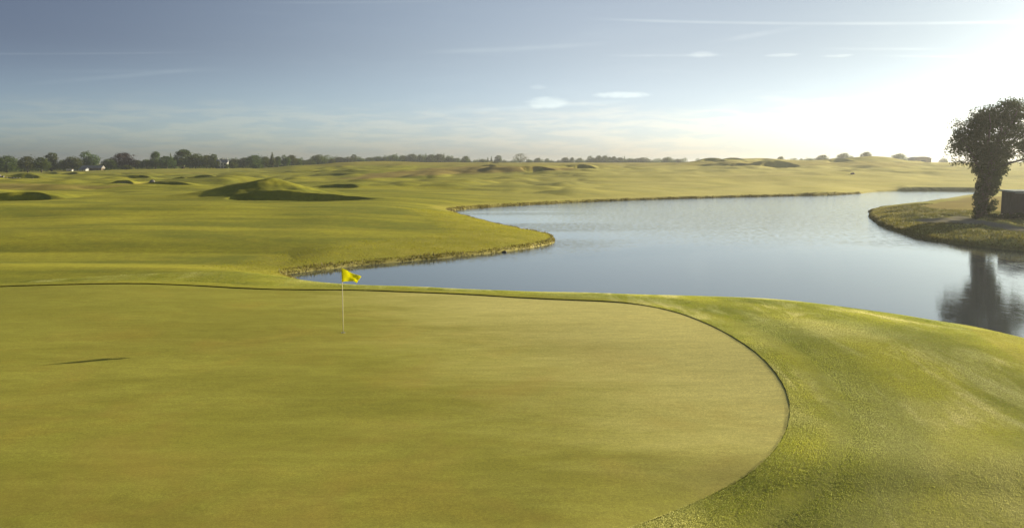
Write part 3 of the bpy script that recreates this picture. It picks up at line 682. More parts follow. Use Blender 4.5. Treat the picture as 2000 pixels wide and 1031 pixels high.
# ------------------------------------------------------------------ trees
def leaf_mat(name, c1, c2, c3, trans=.3, objvar=.3):
    m, t, out = new_mat(name); tc_ = t.node('ShaderNodeTexCoord'); P = tc_.outputs['Object']
    col = t.mix(t.ss(t.noise(P, .45, 3, .6), .38, .62), c4(*c1), c4(*c2))
    col = t.mix(t.m('MULTIPLY', t.ss(t.noise(P, 3.0, 3, .6), .5, .8), .6), col, c4(*c3))
    oi = t.node('ShaderNodeObjectInfo'); hs = t.node('ShaderNodeHueSaturation'); t.l.new(col, hs.inputs['Color'])
    t.l.new(t.m('ADD', .5-.03*objvar*2, t.m('MULTIPLY', oi.outputs['Random'], .06*objvar*2)), hs.inputs['Hue'])
    t.l.new(t.m('ADD', 1-.45*objvar*2*.5, t.m('MULTIPLY', oi.outputs['Random'], .45*objvar*2)), hs.inputs['Value'])
    d_ = t.node('ShaderNodeBsdfDiffuse'); t.l.new(hs.outputs[0], d_.inputs[0])
    tr = t.node('ShaderNodeBsdfTranslucent'); t.l.new(hs.outputs[0], tr.inputs[0])
    mx = t.node('ShaderNodeMixShader'); mx.inputs[0].default_value = trans; t.l.new(d_.outputs[0], mx.inputs[1]); t.l.new(tr.outputs[0], mx.inputs[2])
    t.l.new(mx.outputs[0], out.inputs[0]); return m
M_leaf = leaf_mat('leaves', (.070, .100, .020), (.12, .150, .028), (.19, .20, .038), .45, .5)
M_copper = leaf_mat('copper_leaves', (.050, .030, .022), (.075, .042, .026), (.10, .065, .03), .25, .1)
M_main = leaf_mat('hedgerow_leaves', (.040, .055, .013), (.068, .085, .020), (.12, .12, .03), .42, .05)
M_ivy = leaf_mat('ivy_leaves', (.028, .044, .010), (.050, .070, .016), (.11, .12, .028), .38, .05)
M_bark = simple('bark', (.07, .055, .04), .9, .1, (5, (.12, .10, .08)))
def cards(P, size, seed=0):
    r_ = np.random.default_rng(seed); n = len(P)
    a = r_.normal(size=(n, 3)); a /= np.linalg.norm(a, axis=1)[:, None]; b_ = r_.normal(size=(n, 3)); b_ -= a*np.sum(a*b_, 1)[:, None]
    b_ /= np.linalg.norm(b_, axis=1)[:, None]; s_ = (size*r_.uniform(.6, 1.3, n))[:, None]
    V_ = np.stack([P-a*s_*.5, P-b_*s_*.30+a*s_*.05, P+a*s_*.5, P+b_*s_*.30+a*s_*.05], 1).reshape(-1, 3)
    return V_, np.arange(4*n).reshape(-1, 4)
def fill(blobs, n, seed=0, inner=.25, ragged=.22):
    """points in the union of blobs (cx, cy, cz, rx, ry, rz), thicker towards the skin, broken into clumps"""
    r_ = np.random.default_rng(seed); B = np.array(blobs, float); vol = B[:, 3]*B[:, 4]*B[:, 5]; w = vol**.75; w /= w.sum()
    k = r_.choice(len(B), n, p=w); d_ = r_.normal(size=(n, 3)); d_ /= np.linalg.norm(d_, axis=1)[:, None]
    rr = inner+(1-inner)*r_.random(n)**.6
    nb = np.zeros(n)
    for q in range(3): nb += np.sin(d_[:, 0]*(3+q*2)+k*1.7+q)*np.cos(d_[:, 1]*(4+q)+k)*np.sin(d_[:, 2]*(3.5+2*q)+q*2)
    rr = rr*(1+ragged*nb/1.5) + r_.exponential(.05, n)
    return B[k, :3]+d_*rr[:, None]*B[k, 3:6]
PROTO = {}
def proto(kind):
    """crown and trunk meshes, about 10 m tall"""
    if kind in PROTO: return PROTO[kind]
    rs = random.Random(hash(kind) % 1000 if False else sum(map(ord, kind)))
    B = []; n = 2300; size = .62; mat = M_leaf; trunk_h = 4.5; tr = .28
    if kind == 'dome':                                          # broad, reaching the ground
        B = [(0,0,5.2,4.2,4.2,4.3),(-2.2,.4,3.6,2.8,2.8,2.8),(2.3,-.5,3.5,2.8,2.8,2.8),(.6,0,7.5,2.3,2.3,2.1),(-1.4,-.6,6.7,2,2,2)]; n = 2800
    elif kind == 'copper': B = [(0,0,5.0,4.0,4.0,4.4),(-2.2,.4,3.4,2.6,2.6,2.6),(2.2,-.5,3.3,2.6,2.6,2.6),(0,0,7.6,2.2,2.2,2.2)]; mat = M_copper; n = 2800
    elif kind == 'round': B = [(0,0,6.0,3.4,3.4,3.4),(-1.6,0,4.2,2.4,2.4,2.4),(1.7,.3,4.4,2.3,2.3,2.4),(.2,0,8.2,1.9,1.9,1.6)]
    elif kind == 'tall': B = [(0,0,5.5,2.0,2.0,4.0),(.4,0,8.0,1.6,1.6,1.8),(-.5,0,3.2,2.0,2.0,2.0)]; n = 1900
    elif kind == 'ragged': B = [(-.4,0,4.5,2.3,2.3,2.9),(.9,.3,6.2,1.5,1.5,1.7),(-.9,0,7.7,1.4,1.4,.8),(.4,.3,8.9,1.7,1.5,.8),(1.5,0,7.9,.9,.9,.6),(.2,0,2.6,2.2,2.2,1.9)]; n = 1800
    elif kind == 'lobed': B = [(-1.3,0,7.4,2.0,2.0,2.4),(1.7,.2,5.6,2.4,2.4,2.6),(-2.0,0,4.1,2.3,2.3,2.2),(.3,0,3.6,3.0,3.0,2.6)]; n = 2400
    elif kind == 'bushy': B = [(-1.8,0,4.6,2.6,2.6,3.0),(1.9,.3,5.2,2.7,2.7,3.1),(0,0,7.0,2.3,2.3,2.4),(3.0,0,3.1,1.9,1.9,2.2),(-3.1,0,3.0,1.9,1.9,2.0)]; n = 2700
    elif kind == 'conifer': B = [(0,0,2.5+i*1.15,2.3-.36*i,2.3-.36*i,1.1) for i in range(6)]+[(0,0,9.4,.35,.35,.7)]; n = 1700; size = .5
    elif kind == 'open': B = [(0,0,7.0,3.6,3.6,2.6),(-2.2,0,5.6,2,2,1.7),(2.2,.2,5.5,2,2,1.7),(0,0,8.6,2.4,2.4,1.2)]; n = 900; size = .45
    elif kind == 'flat': B = [(-2.4,0,6.6,2.7,2.7,2.4),(2.2,.4,7.4,3.0,3.0,2.3),(0,-.4,8.0,2.6,2.6,1.8),(-4,0,4.6,1.8,1.8,2.0),(4.1,0,4.9,1.9,1.9,2.2),(0,0,4.0,3.6,3,2.8)]; n = 2700
    elif kind == 'bush': B = [(0,0,4.8,4.0,4.0,4.4),(-2.5,0,3.6,3.0,3,3.3),(2.6,.3,4.0,3.0,3,3.6)]; n = 1500; size = .9; trunk_h = 2.5
    V_, F_ = cards(fill(B, n, sum(map(ord, kind)), .3), size, 3); V_[:, 2] = np.maximum(V_[:, 2], .15)
    cm = mesh_np('crown_'+kind, V_, F_, mat, False)
    b = MB(); b.tube([(0,0,-.4),(.05,0,1.2),(0,.05,trunk_h*.7),(.1,0,trunk_h+1.2)], [tr*1.3,tr,tr*.8,tr*.35], 7)
    for k in range(5):
        a = k*1.26+rs.random(); z0 = trunk_h*.45+.5*k*.6; q = 1.6+rs.random()
        b.tube([(0,0,z0),(math.cos(a)*q*.5,math.sin(a)*q*.5,z0+1.0),(math.cos(a)*q,math.sin(a)*q,z0+2.4)], [tr*.45,tr*.3,tr*.1], 5)
    me = bpy.data.meshes.new('trunk_'+kind); me.from_pydata(b.v, [], b.f); me.update(); me.materials.append(M_bark)
    me.polygons.foreach_set('use_smooth', [True]*len(me.polygons))
    PROTO[kind] = (cm, me); return PROTO[kind]
def tree(px, ytop, wpx, D, kind, label, group, name='tree', cat='tree'):
    x, y = at_d(px, D); g0 = Hs(x, y); zt = z_at(px, ytop, D)
    bb = {'dome':8.6,'copper':8.4,'round':7.0,'tall':4.4,'ragged':5.0,'lobed':7.6,'bushy':9.4,'conifer':4.8,'open':7.6,'flat':11.0,'bush':10.4}[kind]
    hgt = max(zt-g0, 1.0); sx = 1.18*wpx*D/F/bb; sz = hgt/10.0
    r = empty(name, (x, y, g0-.1), rng.uniform(-.35, .35), (sx, sx, sz)); cm, tm = proto(kind)
    link('crown', cm, r); link('trunk', tm, r); tag(r, label, cat, group); return r
LT = 'trees along the far left tree line'; CT = 'trees in the distant wood behind the central rise'; RT = 'trees and bushes on the far right skyline'
T = [
 (18,303,50,540,'dome','broad dark domed tree at the very left end of the far tree line',LT),
 (59,304,27,525,'round','round dark green tree just right of the big domed tree at the left edge',LT),
 (86,306,27,515,'round','yellow-green rounded tree whose right side catches the sun, behind the small round bush',LT),
 (106,297,22,560,'ragged','tall tree with a ragged flat top behind the sunlit yellow-green tree',LT),
 (126,310,18,575,'bushy','low dark tree filling the gap right of the ragged topped tree',LT),
 (146,303,34,565,'bushy','wide bushy tree standing behind the row of small white sheds',LT),
 (180,295,34,590,'lobed','tall two-lobed tree rising behind the long low barn',LT),
 (217,308,28,550,'bushy','bushy green tree between the long barn and the copper beech',LT),
 (245,297,42,560,'copper','large purple-brown domed copper beech in the left tree line',LT),
 (252,321,18,535,'bush','small pale green tree in front of the foot of the copper beech',LT),
 (272,312,22,580,'round','low round tree just right of the copper beech',LT),
 (291,309,24,575,'bushy','low bushy tree midway between copper beech and the narrow tall tree',LT),
 (308,295,18,565,'tall','narrow tall round-topped tree with a sunlit right side',LT),
 (329,304,28,570,'round','dark rounded tree right beside the narrow tall tree',LT),
 (338,298,9,600,'conifer','thin pointed spire tree poking up behind the dark rounded trees',LT),
 (345,307,14,590,'tall','small slim tree left of the tallest pale green tree',LT),
 (361,291,30,580,'tall','tallest tree of the left line, pale green with feathery top',LT),
 (386,299,36,560,'dome','dark domed tree with a lit green right flank, right of the tallest tree',LT),
 (407,302,24,565,'round','dark round tree left of the white manor house',LT),
 (420,300,15,560,'ragged','ragged reddish-brown tree beside the white manor house',LT),
 (427,314,9,535,'ragged','slim dark tree partly covering the left end of the white manor house',LT),
 (447,319,7,535,'bush','small dark shrub-like tree in front of the right end of the manor house',LT),
 (438,307,20,600,'bushy','dark tree rising behind the white manor house',LT),
 (458,315,16,540,'bush','small bright green tree at the right side of the white manor house',LT),
 (462,308,24,610,'bushy','dark bushy tree second back to the right of the manor house',LT),
 (482,307,26,600,'flat','flat-topped dark tree in the continuous wood right of the manor',LT),
 (500,302,28,575,'round','rounded light green tree bulging above the wood right of the manor',LT),
 (503,316,22,545,'bush','low bright green tree in front of the wood right of the manor',LT),
 (521,305,18,590,'round','middle-sized tree just left of the pointed dark conifer',LT),
 (535,297,15,580,'conifer','pointed dark conifer, the tallest top between manor and central rise',LT),
 (545,305,14,585,'tall','slim green tree touching the right side of the pointed conifer',LT),
 (561,302,16,570,'lobed','dark lobed tree, left of a pair of rounded tops near the rise',LT),
 (572,302,18,575,'round','right-hand tree of the pair of rounded tops near the rise',LT),
 (583,308,16,580,'bushy','grey-green tree where the tree line drops towards the grassy rise',LT),
 (594,312,16,590,'round','small low tree at the foot of the left end of the grassy rise',LT),
 (607,311,18,620,'round','low tree just showing over the left shoulder of the grassy rise',CT),
 (624,301,26,640,'dome','dark domed tree above the left shoulder of the grassy rise',CT),
 (641,302,18,650,'open','open-crowned tree next to the dark domed tree over the rise',CT),
 (650,309,14,640,'bushy','small tree right of the open-crowned tree over the rise',CT),
 (665,306,20,800,'round','first round tree of the wood over the crest, right of a sky gap',CT),
 (682,305,22,800,'bushy','grey-green bushy tree in the wood over the crest, left of the tufted top',CT),
 (693,301,12,805,'ragged','tufted top standing above the green wood over the crest',CT),
 (706,307,20,800,'bushy','low rounded tree right of the tufted top over the crest',CT),
 (722,307,18,810,'round','low tree at the lowest point of the wood over the crest',CT),
 (738,305,24,820,'flat','light green flat tree where the wood begins to climb again',CT),
 (753,304,18,820,'bushy','light green tree left of the dark high clump in the wood',CT),
 (770,301,26,830,'dome','dark domed tree at the left end of the high dark clump',CT),
 (789,303,18,840,'round','green tree in the dip of the high dark clump',CT),
 (804,300,22,830,'flat','flat topped tree in the left middle of the high dark clump',CT),
 (822,300,20,840,'bushy','dark bushy tree in the middle of the high dark clump',CT),
 (833,299,9,845,'conifer','little pointed top in the middle of the high dark clump',CT),
 (843,301,20,835,'round','rounded tree right of the little pointed top in the clump',CT),
 (858,300,20,840,'flat','flat topped dark tree towards the right of the high clump',CT),
 (868,299,9,850,'conifer','small pointed top near the right end of the high dark clump',CT),
 (878,304,22,830,'bushy','paler green tree where the high clump slopes down',CT),
 (892,308,20,825,'round','lowest pale tree at the right end of the high clump',CT),
 (910,304,15,760,'round','single dark round tree standing just right of the high clump',CT),
 (928,313,16,860,'bush','low scrubby tree right of the single dark round tree',CT),
 (943,309,18,860,'bushy','low bushy tree left of two pointed trees',CT),
 (953,307,10,850,'conifer','left one of two pointed trees near the middle of the skyline',CT),
 (960,305,8,850,'conifer','right one of two pointed trees near the middle of the skyline',CT),
 (973,303,13,840,'ragged','ragged upright tree just right of the two pointed trees',CT),
 (985,312,15,850,'bush','low bush-like tree between the ragged tree and the open round tree',CT),
 (1003,312,12,850,'bush','small scrubby tree at the left foot of the open round tree',CT),
 (1016,299,24,760,'open','lone open-branched round tree in the middle of the skyline',CT),
 (1033,310,15,860,'bushy','small bushy tree right of the lone open-branched tree',CT),
 (1050,308,15,850,'round','small round tree second right of the lone open-branched tree',CT),
 (1068,309,8,900,'ragged','thin wispy tree in the low part of the skyline',CT),
 (1077,312,16,880,'bush','low scrub right of the thin wispy tree',CT),
 (1090,311,10,880,'bushy','tiny tree left of the row of three small rounded trees',CT),
 (1103,307,16,850,'round','left and largest of three small rounded trees in a row',CT),
 (1116,307,8,850,'tall','slim middle one of three small rounded trees in a row',CT),
 (1131,308,13,850,'round','right one of three small rounded trees in a row',CT),
 (1155,304,18,840,'lobed','left tree of the grey-green clump right of centre',CT),
 (1168,303,13,845,'round','second tree of the grey-green clump right of centre',CT),
 (1180,303,14,840,'round','third tree of the grey-green clump right of centre',CT),
 (1189,306,8,850,'tall','slim tree at the right end of the grey-green clump',CT),
 (1197,305,10,845,'tall','slim tree standing left of the wide hazy trees',CT),
 (1209,307,18,830,'round','dark rounded tree next to the slim tree left of the hazy trees',CT),
 (1218,305,9,850,'conifer','small pointed top over the rounded trees right of centre',CT),
 (1229,308,22,830,'bushy','bushy tree left of the wide hazy dome',CT),
 (1252,307,34,830,'dome','wide hazy domed tree right of the grey-green clump',CT),
 (1281,309,16,880,'open','pale hazy tree in the gap right of the wide hazy dome',CT),
 (1302,306,22,800,'dome','rounded tree where the right-hand hills start to rise',CT),
 (1322,309,18,810,'bushy','low bushy tree tailing off right of the rounded tree by the hills',CT),
 (1360,309,10,840,'open','faint last little tree before the treeless mounds',CT),
 (1521,305,13,640,'round','small hazy tree standing alone just right of the treeless mounds',RT),
 (1534,311,12,700,'bush','low pale bush right of the small hazy tree beyond the mounds',RT),
 (1547,308,14,690,'open','pale round bush beyond the mounds, left of the thin twig of a tree',RT),
 (1561,309,7,690,'ragged','thin twiggy little tree on the right skyline',RT),
 (1578,308,22,620,'bush','wide low dark bush touching the round bush on the right skyline',RT),
 (1602,302,21,610,'round','round dark bush-like tree beside the wide low bush',RT),
 (1625,308,14,690,'open','faint pale bush in the gap between two dark bushes on the right skyline',RT),
 (1643,298,24,600,'dome','broad dark tree left of the grassy hump on the right skyline',RT),
 (1658,303,14,610,'bushy','smaller tree leaning against the broad dark tree by the hump',RT),
 (1686,296,22,560,'flat','flat dark tree peeping over the top of the right grassy hump',RT),
 (1750,299,27,560,'dome','isolated rounded dark tree between the right hump and the dark barn',RT),
 (1837,307,16,620,'bush','low dark bush right of the dark barn near the big ivy tree',RT),
 (1992,300,26,600,'open','pale distant tree low behind the right side of the big ivy tree',RT),
]
for t_ in T: tree(*t_)
# undergrowth and further wood behind the named trees, one mass of foliage
def wood(name, segs, seed):
    Bw = []; r_ = random.Random(seed)
    for x0, x1, top, D, dd in segs:
        px = x0
        while px < x1:
            D1 = D+r_.uniform(-dd, dd); X, Y = at_d(px, D1); g0 = Hs(X, Y); zt = z_at(px, top+r_.uniform(-2.5, 2.5), D1); hh = max(zt-g0, 1.5)
            w_ = r_.uniform(3.0, 4.6); Bw.append((X, Y, g0+hh*.45, w_, 3, hh*.58)); px += r_.uniform(6, 11)*700/D
    V_, F_ = cards(fill(Bw, len(Bw)*520, seed, .3, .25), .85, seed); V_[:, 2] = np.maximum(V_[:, 2], .4)
    tag(link(name, mesh_np(name, V_, F_, M_leaf, False)), kind='stuff')
wood('woodland', [(-260,-12,306,575,20),(-12,160,318,590,12),(158,172,322,600,8),(200,235,322,590,12),(232,330,315,600,14),(330,425,309,610,10),(455,590,311,612,12),(585,612,315,640,10)], 31)
wood('distant_wood', [(612,715,308,860,14),(715,760,309,880,14),(755,885,305,880,14),(885,985,313,900,12),(985,1150,313.5,930,15),(1150,1340,311,900,14),(1520,1700,311,760,20)], 32)
tree(98, 336.5, 7.5, 470, 'bush', 'little round dark bush on the lawn in front of the left tree line', 'bushes near the left buildings', 'bush', 'bush')
tree(213, 331.0, 13, 520, 'bush', 'low yellow-green bush just right of the long low barn', 'bushes near the left buildings', 'bush', 'bush')

# big ivy-clad tree on the right bank
TD = 89.0; tx, ty = at_d(1917, TD); tz = Hs(tx, ty)
def L(px, py, dy=0.0):                                          # local coordinates of a photo point in the tree's plane
    return ((px-1917)/F*TD, dy, z_at(px, py, TD)-tz)
u = TD/F
root = empty('ivy_tree', (tx, ty, tz)); tag(root, 'large dark ivy-clad tree on the right bank with its crown reflected in the lake', 'tree')
b = MB()
b.tube([(0,0,-.4), L(1916,410), L(1921,380,.1), L(1926,350), L(1930,320,-.1), L(1940,280), L(1950,240,.2)], [.65,.5,.45,.42,.36,.25,.08], 12)
limbs = [((1924,352),(1900,320),(1878,290),(1862,272),.24,-.6),((1926,340),(1905,290),(1893,262),(1885,245),.2,1.0),((1930,318),(1915,275),(1912,245),(1905,222),.2,-1.2),
         ((1932,320),(1960,290),(1985,268),(2005,250),.24,.8),((1938,285),(1955,250),(1962,225),(1968,205),.18,-.9),((1928,335),(1960,318),(1985,310),(2000,300),.16,-1.4),((1922,350),(1895,322),(1872,316),(1858,318),.09,.3)]
for p0, p1, p2, p3, r0, dy in limbs: b.tube([L(*p0), L(*p1, dy*.5), L(*p2, dy), L(*p3, dy*1.2)], [r0, r0*.7, r0*.45, r0*.12], 7)
b.build('trunk', M_bark, root, True)
cb = [(1936,275,44,42,2.4),(1893,275,34,30,1.9),(1868,283,20,22,1.3),(1958,230,34,30,2.0),(1985,268,30,30,1.8),(1918,243,28,22,1.6),(1925,312,36,30,1.9),
      (1965,208,22,14,1.2),(1983,226,16,16,1.0),(2000,290,20,18,1.1),(1904,300,30,22,1.6),(1950,300,30,25,1.7),(1868,262,12,10,.8),(1905,232,14,12,.9),(1930,226,28,22,1.6),(1902,246,26,24,1.5),(1975,245,26,24,1.5)]
Bl = [(L(px,py)[0], dy_, L(px,py)[2], rx*u, dep, rz*u) for (px, py, rx, rz, dep), dy_ in zip(cb, [0,.5,-.3,.2,-.4,.6,0,.1,.5,.2,-.6,.5,.3,-.3,.4,-.4,.2])]
P1 = fill(Bl, 36000, 5, .12, .24)
sparse = [(1905,222,26,14,1.6),(1870,246,24,16,1.3),(1852,290,12,30,1.0),(1960,200,34,10,1.3),(1995,222,14,24,1.2),(1875,316,24,9,.8),(1990,312,14,12,.9),(1895,240,20,12,1.2),(1860,318,10,6,.5)]
Bs = [(L(px,py)[0], 0, L(px,py)[2], rx*u, dep, rz*u) for px, py, rx, rz, dep in sparse]
P2 = fill(Bs, 2600, 9, .1, .3)
Pc = np.concatenate([P1, P2])
# gaps through which the bright sky shows
for px, py, r_ in ((1918,262,5),(1940,252,4.5),(1972,272,4),(1980,274,3),(1907,296,4),(1919,316,3.5),(1977,295,3),(1990,240,8),(1899,253,4),(1982,312,4),(1968,258,3)):
    c_ = L(px, py); d2 = np.hypot(Pc[:, 0]-c_[0], Pc[:, 2]-c_[2]); Pc = Pc[(d2 > r_*u*1.25)]
V_, F_ = cards(Pc, .185, 21); link('crown', mesh_np('crown', V_, F_, M_main, False), root)
iv = [(1908,330,17,13,.9),(1949,330,17,14,.9),(1945,352,8,12,.6),(1917,412,18,16,.9),(1915,395,17,16,.9),(1920,375,19,16,1.0),(1925,355,23,16,1.1),(1928,338,27,16,1.2),(1915,425,17,8,.8),(1935,372,12,12,.7),(1938,350,10,10,.7),(1905,385,8,8,.5),(1941,395,8,7,.5),(1936,405,10,8,.6),(1908,362,6,8,.5),(1944,362,7,8,.5)]
Bi = [(L(px,py)[0], 0, L(px,py)[2], rx*u*.86, dep*.86, rz*u) for px, py, rx, rz, dep in iv]
Pi = fill(Bi, 9500, 13, .3, .18); V_, F_ = cards(Pi, .20, 22); V_[:, 2] = np.maximum(V_[:, 2], .03)
link('ivy', mesh_np('ivy', V_, F_, M_ivy, False), root)

# low shrubs in front of the hut, by the foot of the tree
M_bloom = simple('pale_blossom', (.55, .52, .38), .7, .2)
SG = 'low shrubs in front of the dark hut'
for px, py, w_, hpx, lab in ((1938,434,26,10,'low dark shrub nearest the foot of the big ivy tree'),(1962,434,24,11,'low shrub with a few pale blossoms midway along the front of the hut'),
                        (1988,435,26,12,'leafy low shrub furthest right in front of the hut'),(2016,437,26,12,'low shrub cut by the right edge of the picture')):
    q = at(px, py, 1.15); g0 = Hs(*q); us = q[1]/F
    r = empty('shrub', (q[0], q[1], g0)); tag(r, lab, 'shrub', SG)
    W_, H_ = w_*us/2, hpx*us
    V_, F_ = cards(fill([(0,0,H_*.5,W_,.5,H_*.55),(W_*.4,.1,H_*.6,W_*.5,.4,H_*.45),(-W_*.45,0,H_*.45,W_*.5,.4,H_*.45)], 900, px, .2), .13, px); V_[:, 2] = np.maximum(V_[:, 2], .01)
    link('foliage', mesh_np('foliage', V_, F_, M_ivy, False), r)
    r_ = np.random.default_rng(px); P_ = np.stack([r_.uniform(-W_, W_, 9), r_.uniform(-.5, -.2, 9), r_.uniform(.5, 1.05, 9)*H_], -1)
    V_, F_ = cards(P_, .10, px+1); link('blossom', mesh_np('blossom', V_, F_, M_bloom, False), r)

# ------------------------------------------------------------------ dark hut at the right edge
M_hutwall = simple('hut_boards', (.028, .025, .032), .8, .2, (1.4, (.05, .045, .055)))
M_hutroof = simple('hut_roof_felt', (.42, .46, .46), .6, .4, (1.2, (.34, .38, .37)))
M_hutdark = simple('hut_door', (.02, .02, .024), .6, .3)
M_pale = simple('pale_paint', (.75, .72, .64), .6, .3)
hq = at_d(1984, 84.5); hz = Hs(*hq); htop = z_at(1984, 376, 84.5)
root = empty('hut', (hq[0], hq[1], hz-.15), R(-12)); tag(root, 'dark flat-roofed hut at the right edge beside the ivy tree', 'hut')
Hh = htop-hz+.15
b = MB(); b.box((3.2, 2.2, Hh/2), (6.4, 4.4, Hh))
for k in range(17): b.box((.2+k*.38, -.012, Hh/2), (.05, .03, Hh-.1))
for k in range(11): b.box((-.012, .2+k*.40, Hh/2), (.03, .05, Hh-.1))
b.build('wall', M_hutwall, root)
b = MB(); b.box((3.2, 2.2, Hh+.07), (6.9, 4.9, .14)); b.box((3.2, -.235, Hh+.0), (6.9, .03, .20)); b.build('roof', M_hutroof, root)
b = MB(); b.box((1.75, -.05, 1.05), (.95, .05, 2.0)); dr = b.build('door', M_hutdark, root)
b = MB(); b.tube([(2.12,-.09,1.05),(2.12,-.13,1.05),(2.02,-.13,1.05)], .015, 6); b.build('handle', M_pale, dr)
b = MB(); b.tube([(1.25,-.06,1.62),(1.25,-.16,1.62)], [.10,.13], 12); b.build('wall_lamp', M_pale, root, True)
b = MB(); b.box((3.9, -.04, 1.55), (1.0, .04, .7)); wn = b.build('window', M_hutdark, root)
b = MB()
for c_, d_ in (((3.9,-.07,1.92),(1.12,.03,.06)),((3.9,-.07,1.18),(1.12,.03,.06)),((3.37,-.07,1.55),(.06,.03,.68)),((4.43,-.07,1.55),(.06,.03,.68))): b.box(c_, d_)
b.build('frame', M_hutwall, wn)

# ------------------------------------------------------------------ buildings among the far left trees
M_white = simple('white_render', (.56, .55, .51), .7, .3, (.6, (.44, .44, .41)))
M_slate = simple('slate', (.16, .17, .19), .6, .4, (1.5, (.22, .23, .25)))
M_glass = simple('window_glass', (.03, .035, .04), .1, .6)
M_stone = simple('grey_stone', (.22, .21, .19), .85, .2, (1.2, (.36, .34, .31)))
def building(px, ybase, D, w, d, h, roofh, rz, label, cat, wallm, roofm, wins, name, extra=None):
    x, y = at_d(px, D); g0 = z_at(px, ybase, D); g1 = Hs(x, y)
    r = empty(name, (x, y, min(g0, g1+.3)-.3), rz); tag(r, label, cat)
    b = MB(); b.box((0, 0, h/2), (w, d, h)); b.add([(-w/2,-d/2,h),(-w/2,d/2,h),(-w/2,0,h+roofh*.93),(w/2,-d/2,h),(w/2,d/2,h),(w/2,0,h+roofh*.93)], [(0,1,2),(3,5,4)]); b.build('wall', wallm, r)
    b = MB(); b.gable((0, 0, h+.03), (w, d), roofh); rf = b.build('roof', roofm, r)
    for cx, cz, ww, wh in wins:
        b = MB(); b.box((cx, -d/2-.03, cz), (ww, .06, wh)); wo_ = b.build('window', M_glass, r)
        b = MB(); b.box((cx, -d/2-.08, cz-wh/2-.05), (ww+.16, .12, .08)); b.build('sill', M_pale, wo_)
    if extra: extra(r, rf); r.scale = (.66, .66, .78)
    return r
def manor(r, rf):
    b = MB(); b.box((-2.2, -3.6, 2.9), (3.2, 1.8, 5.8)); b.add([(-3.8,-4.5,5.8),(-.6,-4.5,5.8),(-2.2,-4.5,7.6),(-3.8,-2.7,5.8),(-.6,-2.7,5.8),(-2.2,-2.7,7.6)], [(0,1,2),(5,4,3)]); b.build('front_wing', M_white, r)
    b = MB(); b.gable((-2.2, -3.6, 5.83), (1.8, 3.2), 1.8, math.pi/2, .2); b.build('wing_roof', M_slate, r)
    b = MB(); b.box((2.9, -3.4, 2.5), (2.6, 1.4, 5.0)); b.build('bay', M_white, r)
    b = MB(); b.box((2.9, -3.4, 5.06), (2.9, 1.7, .12)); b.build('bay_roof', M_slate, r)
    for cx in (-3.9, .3, 4.1): b = MB(); b.box((cx, 0, 8.0), (.8, .7, 2.2)); b.box((cx, 0, 9.16), (.95, .85, .12)); b.build('chimney', M_white, rf)
    for cx, cz in ((-2.2, 1.6), (-2.2, 4.4)):
        b = MB(); b.box((cx, -4.53, cz), (1.2, .06, 1.4)); b.build('window', M_glass, r)
    for cx, cz in ((2.9, 1.6), (2.9, 3.9)):
        b = MB(); b.box((cx, -4.13, cz), (1.5, .06, 1.3)); b.build('window', M_glass, r)
building(438, 330, 548, 10.0, 5.4, 5.6, 2.0, .15, 'white manor house with chimneys half hidden among the far left trees', 'house', M_white, M_slate, [(-.1,1.6,.9,1.3),(-.1,4.2,.9,1.3),(4.6,1.6,.5,1.2),(4.6,4.2,.5,1.2)], 'manor_house', manor)
building(168, 336, 520, 4.2, 3, 1.9, .7, -.1, 'small white cottage with a dark opening in front of the far left trees', 'cottage', M_white, M_slate, [(.1,1.0,.9,1.2),(-1.3,1.0,.6,.8)], 'cottage')
building(141, 336, 525, 3.0, 2.4, 1.5, .5, .1, 'low pale shed, just left of the small white cottage', 'shed', M_white, M_stone, [(.2,.8,.6,.7)], 'shed')
building(151, 336.5, 530, 2.0, 2.0, 1.2, .4, 0, 'smallest pale shed, squeezed between the low shed and the cottage', 'shed', M_white, M_stone, [(0,.6,.5,.5)], 'shed')
M_barnwall = simple('barn_stone', (.14, .11, .08), .9, .1, (.9, (.20, .16, .11)))
building(186, 336, 535, 12.0, 5, 2.6, 1.5, .04, 'long low barn with pale roof ridge beneath the two-lobed tree', 'barn', M_barnwall, M_stone, [(-3.5,1.3,.8,.9),(0,1.3,.8,.9),(3.5,1.3,.8,.9)], 'barn')
M_darkroof = simple('dark_sheeting', (.07, .085, .11), .5, .4)
def arch(px, ytop, D, w, h, label):
    x, y = at_d(px, D); g0 = Hs(x, y); zt = z_at(px, ytop, D); hh = max(zt-g0, h)
    r = empty('barn', (x, y, g0-.1), .05); tag(r, label, 'barn'); b = MB(); n = 14
    P_ = []
    for yy in (-5, 5): P_ += [(-w/2, yy, 0)]+[(-w/2*math.cos(math.pi*k/n), yy, hh-h+h*math.sin(math.pi*k/n)**.8) for k in range(n+1)]+[(w/2, yy, 0)]
    m_ = n+3; b.add(P_, [tuple(range(m_))[::-1], tuple(range(m_, 2*m_)), (0, 1, m_+1, m_), (m_-2, m_-1, 2*m_-1, 2*m_-2)]+[(k, k+1, m_+k+1, m_+k) for k in range(1, m_-2)]); b.build('wall', M_barnwall, r)
    q = [(p[0]*1.03, p[1]*1.05, p[2]+.15) for p in P_]; b = MB(); b.add(q, [(k, k+1, m_+k+1, m_+k) for k in range(1, m_-2)]); rf = b.build('roof', M_darkroof, r)
    sm_ = rf.modifiers.new('t', 'SOLIDIFY'); sm_.thickness = .08
    b = MB(); b.box((0, -5.3, 1.6), (3.2, .12, 3.2)); b.build('door', M_hutdark, r)
arch(1790, 306.5, 600, 11.5, 1.9, 'dark round-roofed barn on the skyline left of the big ivy tree')

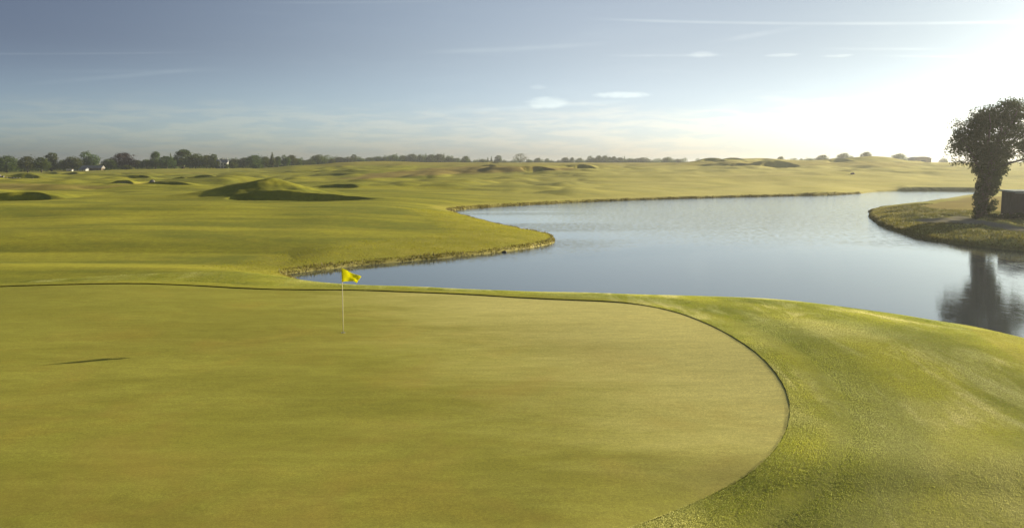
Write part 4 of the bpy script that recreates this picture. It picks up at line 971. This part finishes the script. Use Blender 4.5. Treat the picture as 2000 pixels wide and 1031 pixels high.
# ------------------------------------------------------------------ rocks and the stone wall
def rock(px, py, D, w, h, label, mat, seed, grp=None):
    x, y = at_d(px, D); g0 = Hs(x, y); r_ = random.Random(seed); b = MB(); n, m_ = 12, 7; P_ = []
    for i in range(m_):
        t = i/(m_-1)*math.pi/2
        for k in range(n):
            a = 2*math.pi*k/n; q = 1+.22*math.sin(a*2+seed)+.12*r_.uniform(-1, 1)
            P_.append((math.cos(a)*math.cos(t)**.6*w/2*q, math.sin(a)*math.cos(t)**.6*w*.4*q, -.15+(h+.15)*math.sin(t)*(1+.08*r_.uniform(-1, 1))))
    b.add(P_, [(i*n+k, i*n+(k+1) % n, (i+1)*n+(k+1) % n, (i+1)*n+k) for i in range(m_-1) for k in range(n)]+[tuple((m_-1)*n+k for k in range(n))])
    o = b.build('boulder', mat, None, False); o.location = (x, y, g0-.02); tag(o, label, 'boulder', grp); return o
rock(300, 365, 205, 1.4, .8, 'grey boulder lying on the grass right of a bunker in the left middle distance', M_stone, 3)
rock(1662, 342, 262, 1.6, .5, 'low pinkish-grey boulder on the pale fairway beyond the far shore', simple('pink_stone', (.30, .24, .23), .9, .1), 5)
lx, ly = at(985, 493, 0); rk = rock(985, 493, ly+.35, .38, .12, 'small dark rock at the waterline of the grassy point', simple('wet_rock', (.05, .04, .035), .5, .4), 8)
rk.location = (lx, ly-.05, .0)
r_ = random.Random(4); b = MB(); D_ = 300
for k in range(26):
    px = -90+k*6.2; x, y = at_d(px, D_); g0 = Hs(x, y)
    b.box((x, y, g0+.32), (1.0+.2*r_.random(), .6, .7+.35*r_.random()), r_.uniform(-.12, .12), .8+.15*r_.random())
    b.box((x+.3, y+.05, g0+.75), (.5+.3*r_.random(), .45, .25), r_.uniform(-.4, .4), .75)
sw = b.build('stone_wall', simple('wall_stone', (.11, .10, .09), .9, .1, (1.1, (.34, .32, .30)))); tag(sw, 'low dark stone wall crossing the grass at the left edge of the picture', 'wall')

# ------------------------------------------------------------------ evening haze
hb = MB(); hb.box((0, 1500, 8), (7600, 9600, 24)); 
m, t, out = new_mat('haze_air'); pv = t.node('ShaderNodeVolumePrincipled'); pv.inputs['Density'].default_value = .00030
pv.inputs['Color'].default_value = c4(.96, .97, .94); pv.inputs['Anisotropy'].default_value = .72; t.l.new(pv.outputs[0], out.inputs['Volume'])
hz_ = hb.build('haze', m); tag(hz_, kind='stuff')
